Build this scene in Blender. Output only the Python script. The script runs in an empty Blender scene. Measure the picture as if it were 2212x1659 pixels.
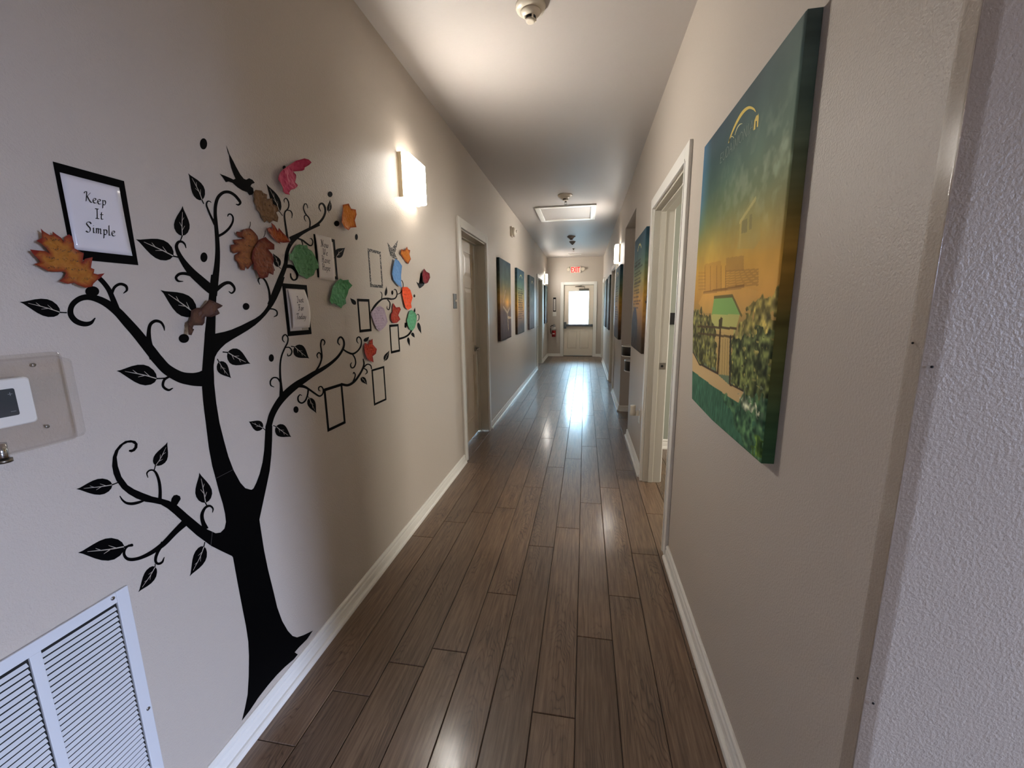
import bpy, bmesh, math, random
import numpy as np
from mathutils import Vector, Matrix
from mathutils.geometry import delaunay_2d_cdt

# ------------------------------------------------------------------ camera, world, light, exposure
W, H = 2212, 1659
FPX, YAW, PITCH, ROLL, CAMH = 887.34, 0.17497, 0.18152, -0.01209, 1.34
sc = bpy.context.scene
col = sc.collection

def cam_axes():
    cy, sy, cp, sp = math.cos(YAW), math.sin(YAW), math.cos(PITCH), math.sin(PITCH)
    f = Vector((-sy * cp, cy * cp, -sp)); r = Vector((cy, sy, 0)); u = r.cross(f)
    cr, sr = math.cos(ROLL), math.sin(ROLL)
    return r * cr + u * sr, u * cr - r * sr, f
CR, CU, CF = cam_axes()
cam_data = bpy.data.cameras.new('camera')
cam_data.sensor_fit = 'HORIZONTAL'; cam_data.sensor_width = 36; cam_data.lens = FPX * 36 / W
cam_data.clip_start = 0.02
cam = bpy.data.objects.new('camera', cam_data); col.objects.link(cam)
m = Matrix((CR, CU, -CF)).transposed().to_4x4(); m.translation = (0, 0, CAMH)
cam.matrix_world = m
sc.camera = cam

world = bpy.data.worlds.new('daylight'); sc.world = world; world.use_nodes = True
bg = world.node_tree.nodes['Background']
bg.inputs[0].default_value = (0.50, 0.77, 1.0, 1); bg.inputs[1].default_value = 62.0

def area_light(name, loc, rot, sx, sy, power, color):
    d = bpy.data.lights.new(name, 'AREA'); d.shape = 'RECTANGLE'; d.size = sx; d.size_y = sy
    d.energy = power; d.color = color
    o = bpy.data.objects.new(name, d); col.objects.link(o); o.location = loc; o.rotation_euler = rot
    return o
# daylight through the lobby window behind the camera (right-hand lobby wall)
lw_ = area_light('lobby_window_daylight', (5.96, -1.5, 1.5), (0, math.radians(60), 0), 1.3, 1.1, 335, (0.57, 0.69, 1.0))
lw_.data.spread = math.radians(78)                # downward tilt and narrow spread shape the light to fade higher up the walls
# daylight from the window of the side room, reaching the hall through the open doorway
area_light('room_window_daylight', (3.16, 2.7, 1.5), (0, math.radians(90), 0), 1.3, 1.0, 92, (1.0, 0.97, 0.88))
# the glass of the exit door as a light portal: it only guides the sampling of the daylight outside
pt = area_light('exit_door_portal', (-0.17, 11.70, 1.34), (math.radians(-90), 0, 0), 0.53, 0.89, 1, (1, 1, 1))
pt.data.cycles.is_portal = True

sc.view_settings.view_transform = 'Standard'
sc.view_settings.look = 'None'
sc.view_settings.exposure = 0.0
sc.view_settings.gamma = 1.0
sc.view_settings.use_curve_mapping = False
SCONCE_FRONT, SCONCE_SIDE = 134.0, 15.0

# ------------------------------------------------------------------ room dimensions
XL, XR, ZC, YF, YC = -1.0294, 0.4678, 2.683, 11.6254, 0.664   # YC: corner where the lobby opens
R = math.radians
random.seed(7)

def ray(px, py): return CF + CR * ((px - W / 2) / FPX) - CU * ((py - H / 2) / FPX)
def on_x(px, py, X):
    d = ray(px, py); t = X / d.x; return Vector((X, d.y * t, CAMH + d.z * t))
def on_y(px, py, Y):
    d = ray(px, py); t = Y / d.y; return Vector((d.x * t, Y, CAMH + d.z * t))
def lw(px, py, d=0.0):                      # a point measured on the left wall, d metres proud of it
    p = on_x(px, py, XL + d); return p

ZO = {'A': (30, 280, 3.318), 'B': (430, 280, 4.74), 'C': (580, 490, 6.636), 'D': (730, 500, 5.53), 'E': (400, 600, 3.318),
      'F': (140, 920, 4.148), 'G': (380, 1100, 3.3175), 'H': (0, 740, 1.805), 'P': (0, 0, 1.0), 'M': (40, 470, 9.216),
      'N': (480, 460, 10.37), 'O': (580, 330, 16.59), 'Q': (370, 630, 12.76), 'S': (1490, 560, 3.688), 'T': (1500, 180, 4.365),
      'V': (0, 750, 6.637)}
def zp(k, u, v):
    a, b, s = ZO[k]; return a + u / s, b + v / s

# ------------------------------------------------------------------ materials
def lin(c):
    return tuple(((x / 255) / 12.92 if x / 255 <= 0.04045 else ((x / 255 + 0.055) / 1.055) ** 2.4) for x in c)
MATS = {}
def mat(name, rgb=None, rough=0.5, metal=0.0, spec=0.5, bump=None, emit=None, alpha=None, vcol=False, trans=0.0, noise=None):
    if name in MATS: return MATS[name]
    mt = bpy.data.materials.new(name); mt.use_nodes = True
    nt = mt.node_tree; b = nt.nodes['Principled BSDF']; L = nt.links.new
    if rgb: b.inputs['Base Color'].default_value = (*lin(rgb), 1)
    b.inputs['Roughness'].default_value = rough; b.inputs['Metallic'].default_value = metal
    b.inputs['Specular IOR Level'].default_value = spec
    if trans: b.inputs['Transmission Weight'].default_value = trans; b.inputs['IOR'].default_value = 1.45
    if alpha is not None: b.inputs['Alpha'].default_value = alpha
    if emit:
        b.inputs['Emission Color'].default_value = (*emit[0], 1); b.inputs['Emission Strength'].default_value = emit[1]
    if vcol:
        a = nt.nodes.new('ShaderNodeVertexColor'); a.layer_name = 'Col'; L(a.outputs['Color'], b.inputs['Base Color'])
    if noise:                               # (scale, second colour, amount)
        tc = nt.nodes.new('ShaderNodeTexCoord'); n = nt.nodes.new('ShaderNodeTexNoise')
        n.inputs['Scale'].default_value = noise[0]; n.inputs['Detail'].default_value = 4
        r_ = nt.nodes.new('ShaderNodeValToRGB'); r_.color_ramp.elements[0].position = 0.35; r_.color_ramp.elements[1].position = 0.65
        r_.color_ramp.elements[0].color = (*lin(rgb), 1); r_.color_ramp.elements[1].color = (*lin(noise[1]), 1)
        L(tc.outputs['Object'], n.inputs['Vector']); L(n.outputs['Fac'], r_.inputs['Fac']); L(r_.outputs['Color'], b.inputs['Base Color'])
    if bump:                                # (scale, strength, distance)
        tc = nt.nodes.new('ShaderNodeTexCoord'); n = nt.nodes.new('ShaderNodeTexNoise'); bp = nt.nodes.new('ShaderNodeBump')
        n.inputs['Scale'].default_value = bump[0]; n.inputs['Detail'].default_value = 3; n.inputs['Roughness'].default_value = 0.55
        bp.inputs['Strength'].default_value = bump[1]; bp.inputs['Distance'].default_value = bump[2]
        L(tc.outputs['Object'], n.inputs['Vector']); L(n.outputs['Fac'], bp.inputs['Height']); L(bp.outputs['Normal'], b.inputs['Normal'])
    MATS[name] = mt
    return mt

M_WALL = mat('wall_paint', (187, 176, 164), 0.42, spec=0.35, bump=(190, 0.45, 0.004))
M_CEIL = mat('ceiling_paint', (181, 173, 167), 0.48, spec=0.35, bump=(60, 0.12, 0.003))
M_ROOMWALL = mat('room_wall_paint', (146, 149, 137), 0.55, bump=(190, 0.2, 0.003))
M_TRIM = mat('trim_paint', (226, 222, 214), 0.28, spec=0.5)
M_JAMB = mat('jamb_paint', (190, 184, 170), 0.35)
M_DOOR = mat('door_paint', (222, 209, 191), 0.36)
M_BLACK = mat('black_vinyl', (4, 4, 5), 0.5, spec=0.05)
M_DARK = mat('dark_void', (12, 11, 10), 0.8)
M_PAPER = mat('paper', (222, 214, 208), 0.6)
M_LAM = mat('laminated_paper', (214, 208, 210), 0.12, spec=0.6)
M_INK = mat('ink', (14, 12, 14), 0.5)
M_PEN = mat('pen_ink', (40, 34, 36), 0.6)
M_CHROME = mat('chrome', (200, 200, 200), 0.15, metal=1.0)
M_STEEL = mat('brushed_steel', (150, 146, 140), 0.35, metal=1.0)
M_BRASS = mat('aged_metal', (120, 112, 100), 0.35, metal=1.0)
M_GREYMET = mat('grey_bar_metal', (108, 112, 116), 0.4, metal=0.6)
M_PLASTIC = mat('white_plastic', (226, 222, 214), 0.3)
M_IVORY = mat('ivory_plastic', (214, 204, 186), 0.3)
M_GRILLE = mat('grille_enamel', (206, 207, 210), 0.4)
M_SCREEN = mat('thermostat_screen', (52, 56, 62), 0.2)
M_CLEAR = mat('clear_acrylic', (235, 228, 222), 0.06, trans=1.0)
M_VCOL = mat('printed_canvas', rough=0.6, spec=0.12, vcol=True, bump=(900, 0.15, 0.001))
M_LEAFV = mat('leaf_dye', rough=0.6, spec=0.25, vcol=True)
M_RED = mat('extinguisher_red', (150, 12, 16), 0.3)
M_REDLIT = mat('exit_letter_lit', (200, 14, 18), 0.4, emit=((1.0, 0.02, 0.025), 0.55))
M_EXITFACE = mat('exit_face', (236, 200, 184), 0.4, emit=((1.0, 0.5, 0.42), 0.08))
M_LAMP = mat('sconce_diffuser', (250, 246, 238), 0.4, emit=((1.0, 0.95, 0.87), SCONCE_SIDE))
M_LAMPF = mat('sconce_front', (250, 246, 238), 0.4, emit=((1.0, 0.95, 0.87), SCONCE_FRONT))
M_SCMETAL = mat('sconce_metal', (232, 216, 182), 0.4)
M_FENCE = mat('fence_paint', (236, 234, 232), 0.6)
M_FENCEBACK = mat('fence_backing', (54, 32, 30), 0.8)
M_GROUND = mat('outdoor_concrete', (190, 188, 184), 0.8)

def glass_pane():
    mt = bpy.data.materials.new('door_glass'); mt.use_nodes = True; nt = mt.node_tree; nt.nodes.clear()
    o = nt.nodes.new('ShaderNodeOutputMaterial'); mx = nt.nodes.new('ShaderNodeMixShader')
    t = nt.nodes.new('ShaderNodeBsdfTransparent'); g = nt.nodes.new('ShaderNodeBsdfGlossy'); fr = nt.nodes.new('ShaderNodeFresnel')
    g.inputs['Roughness'].default_value = 0.03; t.inputs['Color'].default_value = (0.93, 0.96, 0.96, 1)
    nt.links.new(fr.outputs[0], mx.inputs[0]); nt.links.new(t.outputs[0], mx.inputs[1]); nt.links.new(g.outputs[0], mx.inputs[2])
    nt.links.new(mx.outputs[0], o.inputs[0]); return mt
M_GLASS = glass_pane()

def thin_clear(name, tint, rough=0.08, cloud=0.18):
    """thin clear plastic sheet: see-through with a glossy skin and a slight milky haze"""
    mt = bpy.data.materials.new(name); mt.use_nodes = True; nt = mt.node_tree; nt.nodes.clear(); L = nt.links.new
    o = nt.nodes.new('ShaderNodeOutputMaterial'); t = nt.nodes.new('ShaderNodeBsdfTransparent'); g = nt.nodes.new('ShaderNodeBsdfGlossy')
    d = nt.nodes.new('ShaderNodeBsdfDiffuse'); m1 = nt.nodes.new('ShaderNodeMixShader'); m2 = nt.nodes.new('ShaderNodeMixShader'); fr = nt.nodes.new('ShaderNodeFresnel')
    t.inputs['Color'].default_value = (*tint, 1); d.inputs['Color'].default_value = (*lin((190, 176, 164)), 1)
    g.inputs['Roughness'].default_value = rough; m1.inputs[0].default_value = cloud
    ge = nt.nodes.new('ShaderNodeNewGeometry'); inv = nt.nodes.new('ShaderNodeMath'); inv.operation = 'SUBTRACT'; inv.inputs[0].default_value = 1.0
    ml = nt.nodes.new('ShaderNodeMath'); ml.operation = 'MULTIPLY'; L(ge.outputs['Backfacing'], inv.inputs[1]); L(fr.outputs[0], ml.inputs[0]); L(inv.outputs[0], ml.inputs[1])
    L(t.outputs[0], m1.inputs[1]); L(d.outputs[0], m1.inputs[2]); L(ml.outputs[0], m2.inputs[0]); L(m1.outputs[0], m2.inputs[1]); L(g.outputs[0], m2.inputs[2]); L(m2.outputs[0], o.inputs[0])
    return mt
M_GUARD = thin_clear('clear_corner_plastic', (0.95, 0.94, 0.93), 0.1, 0.06)
M_BOX = thin_clear('clear_guard_plastic', (0.975, 0.965, 0.955), 0.07, 0.03)

def floor_mat(name, slab=False):
    mt = bpy.data.materials.new(name); mt.use_nodes = True; nt = mt.node_tree; L = nt.links.new; N = nt.nodes.new
    b = nt.nodes['Principled BSDF']
    tc = N('ShaderNodeTexCoord'); oi = N('ShaderNodeObjectInfo'); add = N('ShaderNodeVectorMath'); add.operation = 'ADD'
    comb = N('ShaderNodeCombineXYZ'); mul = N('ShaderNodeMath'); mul.operation = 'MULTIPLY'; mul.inputs[1].default_value = 57.0
    L(oi.outputs['Random'], mul.inputs[0]); L(mul.outputs[0], comb.inputs[0]); L(mul.outputs[0], comb.inputs[1]); L(mul.outputs[0], comb.inputs[2])
    L(tc.outputs['Object'], add.inputs[0]); L(comb.outputs[0], add.inputs[1])
    mp = N('ShaderNodeMapping'); mp.inputs['Scale'].default_value = (1.0, 0.045, 1.0); L(add.outputs[0], mp.inputs['Vector'])
    n1 = N('ShaderNodeTexNoise'); n1.inputs['Scale'].default_value = 120; n1.inputs['Detail'].default_value = 6; n1.inputs['Roughness'].default_value = 0.62
    L(mp.outputs[0], n1.inputs['Vector'])
    # cathedral grain: parabola-shaped growth rings running along the board, different on every board
    sx = N('ShaderNodeSeparateXYZ'); L(tc.outputs['Object'], sx.inputs[0])
    def M(op, a, b):
        k = N('ShaderNodeMath'); k.operation = op
        for q, v in enumerate((a, b)):
            if isinstance(v, (int, float)): k.inputs[q].default_value = v
            else: L(v, k.inputs[q])
        return k.outputs[0]
    mp2 = N('ShaderNodeMapping'); mp2.inputs['Scale'].default_value = (1.0, 0.22, 1.0); L(add.outputs[0], mp2.inputs['Vector'])
    n2 = N('ShaderNodeTexNoise'); n2.inputs['Scale'].default_value = 16; n2.inputs['Detail'].default_value = 2; L(mp2.outputs[0], n2.inputs['Vector'])
    xc = M('SUBTRACT', sx.outputs[0], M('ADD', M('MULTIPLY', oi.outputs['Random'], 0.09), 0.02))
    ring = M('ADD', M('ADD', M('MULTIPLY', M('POWER', M('MULTIPLY', xc, 11.0), 2.0), 1.6), M('MULTIPLY', sx.outputs[1], 2.2)), M('MULTIPLY', n2.outputs['Fac'], 1.5))
    fr_ = M('FRACT', M('MULTIPLY', ring, 7.0), 0.0)
    tri = M('ABSOLUTE', M('SUBTRACT', fr_, 0.5), 0.0)
    line = M('POWER', M('SUBTRACT', 1.0, M('MULTIPLY', tri, 2.0)), 4.0)
    mp3 = N('ShaderNodeMapping'); mp3.inputs['Scale'].default_value = (1.0, 0.35, 1.0); L(add.outputs[0], mp3.inputs['Vector'])
    n4 = N('ShaderNodeTexNoise'); n4.inputs['Scale'].default_value = 5; n4.inputs['Detail'].default_value = 1; L(mp3.outputs[0], n4.inputs['Vector'])
    msk = N('ShaderNodeMapRange'); msk.inputs['From Min'].default_value = 0.45; msk.inputs['From Max'].default_value = 0.60; L(n4.outputs['Fac'], msk.inputs['Value'])
    gl = M('MULTIPLY', line, msk.outputs[0])
    mx = N('ShaderNodeMath'); mx.operation = 'MULTIPLY_ADD'; mx.inputs[1].default_value = -0.27; L(gl, mx.inputs[0]); L(n1.outputs['Fac'], mx.inputs[2])
    rp = N('ShaderNodeValToRGB'); e = rp.color_ramp.elements
    e[0].position = 0.22; e[0].color = (*lin((68, 51, 38)), 1); e[1].position = 0.75; e[1].color = (*lin((132, 108, 86)), 1)
    mid = rp.color_ramp.elements.new(0.46); mid.color = (*lin((103, 80, 61)), 1)
    L(mx.outputs[0], rp.inputs['Fac'])
    hsv = N('ShaderNodeHueSaturation'); mr = N('ShaderNodeMapRange'); mr.inputs['To Min'].default_value = 0.82; mr.inputs['To Max'].default_value = 1.16
    L(oi.outputs['Random'], mr.inputs['Value']); L(mr.outputs[0], hsv.inputs['Value']); L(rp.outputs['Color'], hsv.inputs['Color'])
    L(hsv.outputs['Color'], b.inputs['Base Color'])
    n3 = N('ShaderNodeTexNoise'); n3.inputs['Scale'].default_value = 14; n3.inputs['Detail'].default_value = 5; L(tc.outputs['Object'], n3.inputs['Vector'])
    rr = N('ShaderNodeMapRange'); rr.inputs['From Min'].default_value = 0.3; rr.inputs['From Max'].default_value = 0.7
    rr.inputs['To Min'].default_value = 0.13; rr.inputs['To Max'].default_value = 0.22; L(n3.outputs['Fac'], rr.inputs['Value']); L(rr.outputs[0], b.inputs['Coat Roughness'])
    b.inputs['Roughness'].default_value = 0.42; b.inputs['Coat Weight'].default_value = 0.55
    n5 = N('ShaderNodeTexNoise'); n5.inputs['Scale'].default_value = 34; n5.inputs['Detail'].default_value = 3; L(add.outputs[0], n5.inputs['Vector'])
    cb = N('ShaderNodeBump'); cb.inputs['Strength'].default_value = 0.06; cb.inputs['Distance'].default_value = 0.003; L(n5.outputs['Fac'], cb.inputs['Height']); L(cb.outputs['Normal'], b.inputs['Coat Normal'])
    bp = N('ShaderNodeBump'); bp.inputs['Strength'].default_value = 0.05; bp.inputs['Distance'].default_value = 0.002; L(mx.outputs[0], bp.inputs['Height'])
    L(bp.outputs['Normal'], b.inputs['Normal']); b.inputs['Specular IOR Level'].default_value = 0.5
    return mt
M_FLOOR = floor_mat('wood_plank')
M_SUB = mat('floor_joint_dark', (30, 22, 18), 0.6)

# ------------------------------------------------------------------ mesh helpers
def link(name, me, parent=None, material=None):
    o = bpy.data.objects.new(name, me); col.objects.link(o)
    if material: me.materials.append(material)
    if parent: o.parent = parent
    return o
def mesh(name, verts, faces, material, parent=None, smooth=False):
    me = bpy.data.meshes.new(name); me.from_pydata([tuple(v) for v in verts], [], faces); me.update()
    if smooth:
        for p in me.polygons: p.use_smooth = True
    return link(name, me, parent, material)
def tag(o, label=None, cat=None, group=None, kind=None):
    if label: o['label'] = label
    if cat: o['category'] = cat
    if group: o['group'] = group
    if kind: o['kind'] = kind
    return o
def empty(name, loc, label=None, cat=None, group=None, kind=None):
    o = bpy.data.objects.new(name, None); col.objects.link(o); o.location = loc; o.empty_display_size = 0.05
    return tag(o, label, cat, group, kind)
def adopt(o, root):                          # parts are written in world coordinates
    o.parent = root; o.matrix_parent_inverse = Matrix.Translation(-Vector(root.location))
    return o
BOXF = [(0, 3, 2, 1), (4, 5, 6, 7), (0, 1, 5, 4), (1, 2, 6, 5), (2, 3, 7, 6), (3, 0, 4, 7)]
def boxv(x0, x1, y0, y1, z0, z1):
    return [(x0, y0, z0), (x1, y0, z0), (x1, y1, z0), (x0, y1, z0), (x0, y0, z1), (x1, y0, z1), (x1, y1, z1), (x0, y1, z1)]
def boxes(name, bl, material, root=None, bevel=0.0):
    bm = bmesh.new()
    for b in bl:
        b = (min(b[0], b[1]), max(b[0], b[1]), min(b[2], b[3]), max(b[2], b[3]), min(b[4], b[5]), max(b[4], b[5]))
        vs = [bm.verts.new(v) for v in boxv(*b)]
        fs = [bm.faces.new([vs[i] for i in f]) for f in BOXF]
        if bevel:
            bmesh.ops.bevel(bm, geom=list({e for f in fs for e in f.edges}), offset=bevel, segments=2, affect='EDGES', profile=0.5)
    me = bpy.data.meshes.new(name); bm.to_mesh(me); bm.free()
    o = link(name, me, None, material)
    if root: adopt(o, root)
    return o
def box(name, x0, x1, y0, y1, z0, z1, material, root=None, bevel=0.0):
    return boxes(name, [(x0, x1, y0, y1, z0, z1)], material, root, bevel)
def lathe(name, prof, origin, axis, material, root=None, seg=32, smooth=True):
    """profile (r, h) turned about axis through origin"""
    a = Vector(axis).normalized(); t = Vector((1, 0, 0)) if abs(a.x) < 0.9 else Vector((0, 1, 0)); p = a.cross(t).normalized(); q = a.cross(p)
    vs, fs = [], []; o = Vector(origin)
    for r_, h_ in prof:
        for i in range(seg):
            an = 2 * math.pi * i / seg; vs.append(o + a * h_ + (p * math.cos(an) + q * math.sin(an)) * r_)
    n = len(prof)
    for j in range(n - 1):
        for i in range(seg):
            k = (i + 1) % seg; fs.append((j * seg + i, j * seg + k, (j + 1) * seg + k, (j + 1) * seg + i))
    fs.append(tuple(range(seg))[::-1]); fs.append(tuple((n - 1) * seg + i for i in range(seg)))
    ob = mesh(name, vs, fs, material, None, False)
    bm = bmesh.new(); bm.from_mesh(ob.data); bmesh.ops.recalc_face_normals(bm, faces=bm.faces); bm.to_mesh(ob.data); bm.free()
    if smooth:
        for pl in ob.data.polygons: pl.use_smooth = len(pl.vertices) == 4
    if root: adopt(ob, root)
    return ob
def tube(name, pts, rad, material, root=None, seg=10):
    pts = [Vector(p) for p in pts]; vs, fs = [], []
    for i, p in enumerate(pts):
        d = (pts[min(i + 1, len(pts) - 1)] - pts[max(i - 1, 0)]).normalized()
        t = Vector((0, 0, 1)) if abs(d.z) < 0.9 else Vector((1, 0, 0)); a = d.cross(t).normalized(); b = d.cross(a)
        for k in range(seg):
            an = 2 * math.pi * k / seg; vs.append(p + (a * math.cos(an) + b * math.sin(an)) * rad)
    for i in range(len(pts) - 1):
        for k in range(seg):
            l = (k + 1) % seg; fs.append((i * seg + k, i * seg + l, (i + 1) * seg + l, (i + 1) * seg + k))
    fs.append(tuple(range(seg))[::-1]); fs.append(tuple((len(pts) - 1) * seg + k for k in range(seg)))
    o = mesh(name, vs, fs, material, None, True)
    if root: adopt(o, root)
    return o
def extrude_profile_y(name, prof, y0, y1, material, root=None):
    """prof: (x, z) closed outline swept along y"""
    n = len(prof); vs = [(x, y0, z) for x, z in prof] + [(x, y1, z) for x, z in prof]
    fs = [(i, (i + 1) % n, n + (i + 1) % n, n + i) for i in range(n)] + [tuple(range(n))[::-1], tuple(range(n, 2 * n))]
    o = mesh(name, vs, fs, material)
    fix(o)
    if root: adopt(o, root)
    return o
def extrude_profile_x(name, prof, x0, x1, material, root=None):
    n = len(prof); vs = [(x0, y, z) for y, z in prof] + [(x1, y, z) for y, z in prof]
    fs = [(i, (i + 1) % n, n + (i + 1) % n, n + i) for i in range(n)] + [tuple(range(n))[::-1], tuple(range(n, 2 * n))]
    o = mesh(name, vs, fs, material); fix(o)
    if root: adopt(o, root)
    return o
def fix(o):
    bm = bmesh.new(); bm.from_mesh(o.data); bmesh.ops.recalc_face_normals(bm, faces=bm.faces); bm.to_mesh(o.data); bm.free()
def catmull(pts, n=6):
    P = [np.array(p, float) for p in pts]; out = []
    P = [2 * P[0] - P[1]] + P + [2 * P[-1] - P[-2]]
    for i in range(1, len(P) - 2):
        for t in np.linspace(0, 1, n, endpoint=False):
            a, b, c, d = P[i - 1], P[i], P[i + 1], P[i + 2]
            out.append(0.5 * (2 * b + (c - a) * t + (2 * a - 5 * b + 4 * c - d) * t * t + (3 * b - a - 3 * c + d) * t ** 3))
    out.append(P[-2]); return out

# flat shapes on the left wall ---------------------------------------------------------------
def wall_poly_mesh(name, pts2, d, thick, material, root=None, plane='L'):
    """closed outline in wall coordinates (y, z) -> thin solid standing d metres proud of the wall"""
    res = delaunay_2d_cdt([Vector(p) for p in pts2], [], [list(range(len(pts2)))], 1, 1e-6)
    v2, faces = res[0], [list(f) for f in res[2]]
    X = (lambda e: XL + e) if plane == 'L' else (lambda e: plane - e)
    n = len(v2)
    vs = [(X(d + thick), p[0], p[1]) for p in v2] + [(X(d), p[0], p[1]) for p in v2]
    cnt = {}
    for f in faces:
        for i in range(len(f)):
            e = (f[i], f[(i + 1) % len(f)]); cnt[tuple(sorted(e))] = cnt.get(tuple(sorted(e)), []) + [e]
    fs = [tuple(f) for f in faces] + [tuple(n + i for i in reversed(f)) for f in faces]
    for k, es in cnt.items():
        if len(es) == 1:
            a, b = es[0]; fs.append((b, a, n + a, n + b))
    o = mesh(name, vs, fs, material); fix(o)
    if root: adopt(o, root)
    return o
def px_poly(k, pts, d=0.0):
    return [tuple(lw(*zp(k, u, v), d))[1:] for u, v in pts]
def stroke_outline(pts, n=6, cap=True):
    """pts (u, v, w): tapered stroke outline in picture units"""
    c = catmull(pts, n); Lf, Rt = [], []
    for i, p in enumerate(c):
        a, b = c[max(i - 1, 0)][:2], c[min(i + 1, len(c) - 1)][:2]
        t = (b - a) / (np.linalg.norm(b - a) + 1e-9); nrm = np.array([-t[1], t[0]]); w = max(p[2], 0.6) / 2
        Lf.append(p[:2] + nrm * w); Rt.append(p[:2] - nrm * w)
    end = []
    if cap:
        p = c[-1]; t = c[-1][:2] - c[-2][:2]; t = t / (np.linalg.norm(t) + 1e-9); nrm = np.array([-t[1], t[0]]); w = max(p[2], 0.6) / 2
        for an in (60, 30, 0, -30, -60):
            end.append(p[:2] + t * w * math.cos(R(an)) + nrm * w * math.sin(R(an)))
    return Lf, Rt, end
def strip_mesh(name, rows, d, thick, material, root=None):
    """rows: list of (left, right) wall points; a thin solid ribbon"""
    vs, fs = [], []
    for l, r_ in rows:
        for e in (d + thick, d):
            vs.append((XL + e, l[0], l[1])); vs.append((XL + e, r_[0], r_[1]))
    for i in range(len(rows) - 1):
        a, b = i * 4, i * 4 + 4
        fs += [(a, a + 1, b + 1, b), (a + 2, b + 2, b + 3, a + 3), (a, b, b + 2, a + 2), (a + 1, a + 3, b + 3, b + 1)]
    fs += [(0, 2, 3, 1), (len(vs) - 4, len(vs) - 3, len(vs) - 1, len(vs) - 2)]
    o = mesh(name, vs, fs, material); fix(o)
    if root: adopt(o, root)
    return o
def stroke(name, k, pts, d, thick, material, root=None, n=6):
    Lf, Rt, end = stroke_outline(pts, n)
    rows = [(l, r_) for l, r_ in zip(Lf, Rt)]
    if len(end): rows += [(end[0], end[4]), (end[1], end[3])]
    w = lambda q: tuple(lw(*zp(k, q[0], q[1]), 0))[1:]
    return strip_mesh(name, [(w(l), w(r_)) for l, r_ in rows], d, thick, material, root)

# ------------------------------------------------------------------ the shell
def struct(o, label=None): return tag(o, label, kind='structure')
T = 0.13                                     # wall thickness
def side_wall(name, s, x0, openings, ya, yb, label):
    """wall with its face at x0, body towards s; openings (y0, y1, ztop)"""
    bl = []; y = ya
    for a, b, zt in openings:
        bl.append((x0, x0 + s * T, y, a, 0, ZC)); bl.append((x0, x0 + s * T, a, b, zt, ZC)); y = b
    bl.append((x0, x0 + s * T, y, yb, 0, ZC))
    return struct(boxes(name, bl, M_WALL), label)
D1 = (3.41, 4.305, 2.005); D2 = (9.10, 10.06, 2.0)
RD1 = (2.205, 3.16, 2.012); ALC = (4.33, 5.41, 2.28); RD2 = (6.71, 7.62, 1.97); RD3 = (10.66, 11.42, 1.99)
side_wall('wall_left', -1, XL, [D1, D2], -3.6, YF + 0.3, 'beige painted wall carrying the black tree decal')
side_wall('wall_right', 1, XR, [RD1, ALC, RD2, RD3], YC, YF + 0.3, 'beige painted wall with the open doorway and canvases')
DO = (-0.585, 0.235, 1.965)                  # exit door opening
struct(boxes('wall_far', [(XL, DO[0], YF, YF + 0.14, 0, ZC), (DO[1], XR, YF, YF + 0.14, 0, ZC), (DO[0], DO[1], YF, YF + 0.14, DO[2], ZC)], M_WALL), 'tan end wall of the hallway around the exit door')
struct(box('wall_lobby', XR + T, 6.2, YC, YC + T, 0, ZC, M_WALL), 'textured wall face turning the corner beside the clear corner guard')
struct(box('wall_back', XL - 0.3, 6.3, -3.75, -3.6, 0, ZC, M_WALL), 'lobby wall behind the viewer')
struct(boxes('wall_window', [(6.0, 6.15, -3.6, -2.1, 0, ZC), (6.0, 6.15, -0.9, YC, 0, ZC), (6.0, 6.15, -2.1, -0.9, 0, 0.7), (6.0, 6.15, -2.1, -0.9, 2.3, ZC)], M_WALL), 'lobby wall with the window')
struct(box('ceiling', XL - 0.3, 6.3, -3.75, YF + 0.3, ZC, ZC + 0.12, M_CEIL), 'off-white painted hallway ceiling')
w = empty('window_1', (6.0, -1.5, 0.7), 'white framed lobby window', kind='structure')
for (a, b, c, d_) in ((-2.1, -2.06, 0.7, 2.3), (-0.94, -0.9, 0.7, 2.3), (-2.06, -0.94, 0.7, 0.74), (-2.06, -0.94, 2.26, 2.3)):
    box('window_frame', 6.02, 6.08, a, b, c, d_, M_TRIM, w)
box('daylight_blocker', 6.085, 6.10, -2.1, -0.9, 0.7, 2.3, M_TRIM, w)  # solid panel added to shut out world light behind the area light
w = empty('window_2', (3.2, 2.7, 0.85), 'white framed window of the side room', kind='structure')
for (a, b, c, d_) in ((2.2, 2.24, 0.85, 2.15), (3.16, 3.2, 0.85, 2.15), (2.24, 3.16, 0.85, 0.89), (2.24, 3.16, 2.11, 2.15)):
    box('window_frame', 3.22, 3.28, a, b, c, d_, M_TRIM, w)
box('daylight_blocker', 3.285, 3.295, 2.2, 3.2, 0.85, 2.15, M_TRIM, w)  # added panel sealing the opening, so only the area light shines in
# room behind the open doorway, and the alcove
struct(boxes('wall_room', [(XR + T, 3.2, 3.97, 4.07, 0, ZC), (3.2, 3.3, YC + T, 2.2, 0, ZC), (3.2, 3.3, 3.2, 4.07, 0, ZC), (3.2, 3.3, 2.2, 3.2, 0, 0.85), (3.2, 3.3, 2.2, 3.2, 2.15, ZC)], M_ROOMWALL), 'grey green wall of the room seen through the open doorway')
struct(boxes('wall_alcove', [(XR + T, 1.12, 5.41, 5.54, 0, ZC), (1.02, 1.12, 4.07, 5.41, 0, ZC), (XR + T, 1.02, 4.20, 4.33, 0, ZC), (XR + T, 1.02, 4.33, 5.41, 2.28, 2.4)], M_WALL), 'beige walls of the drinking fountain alcove')

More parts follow.
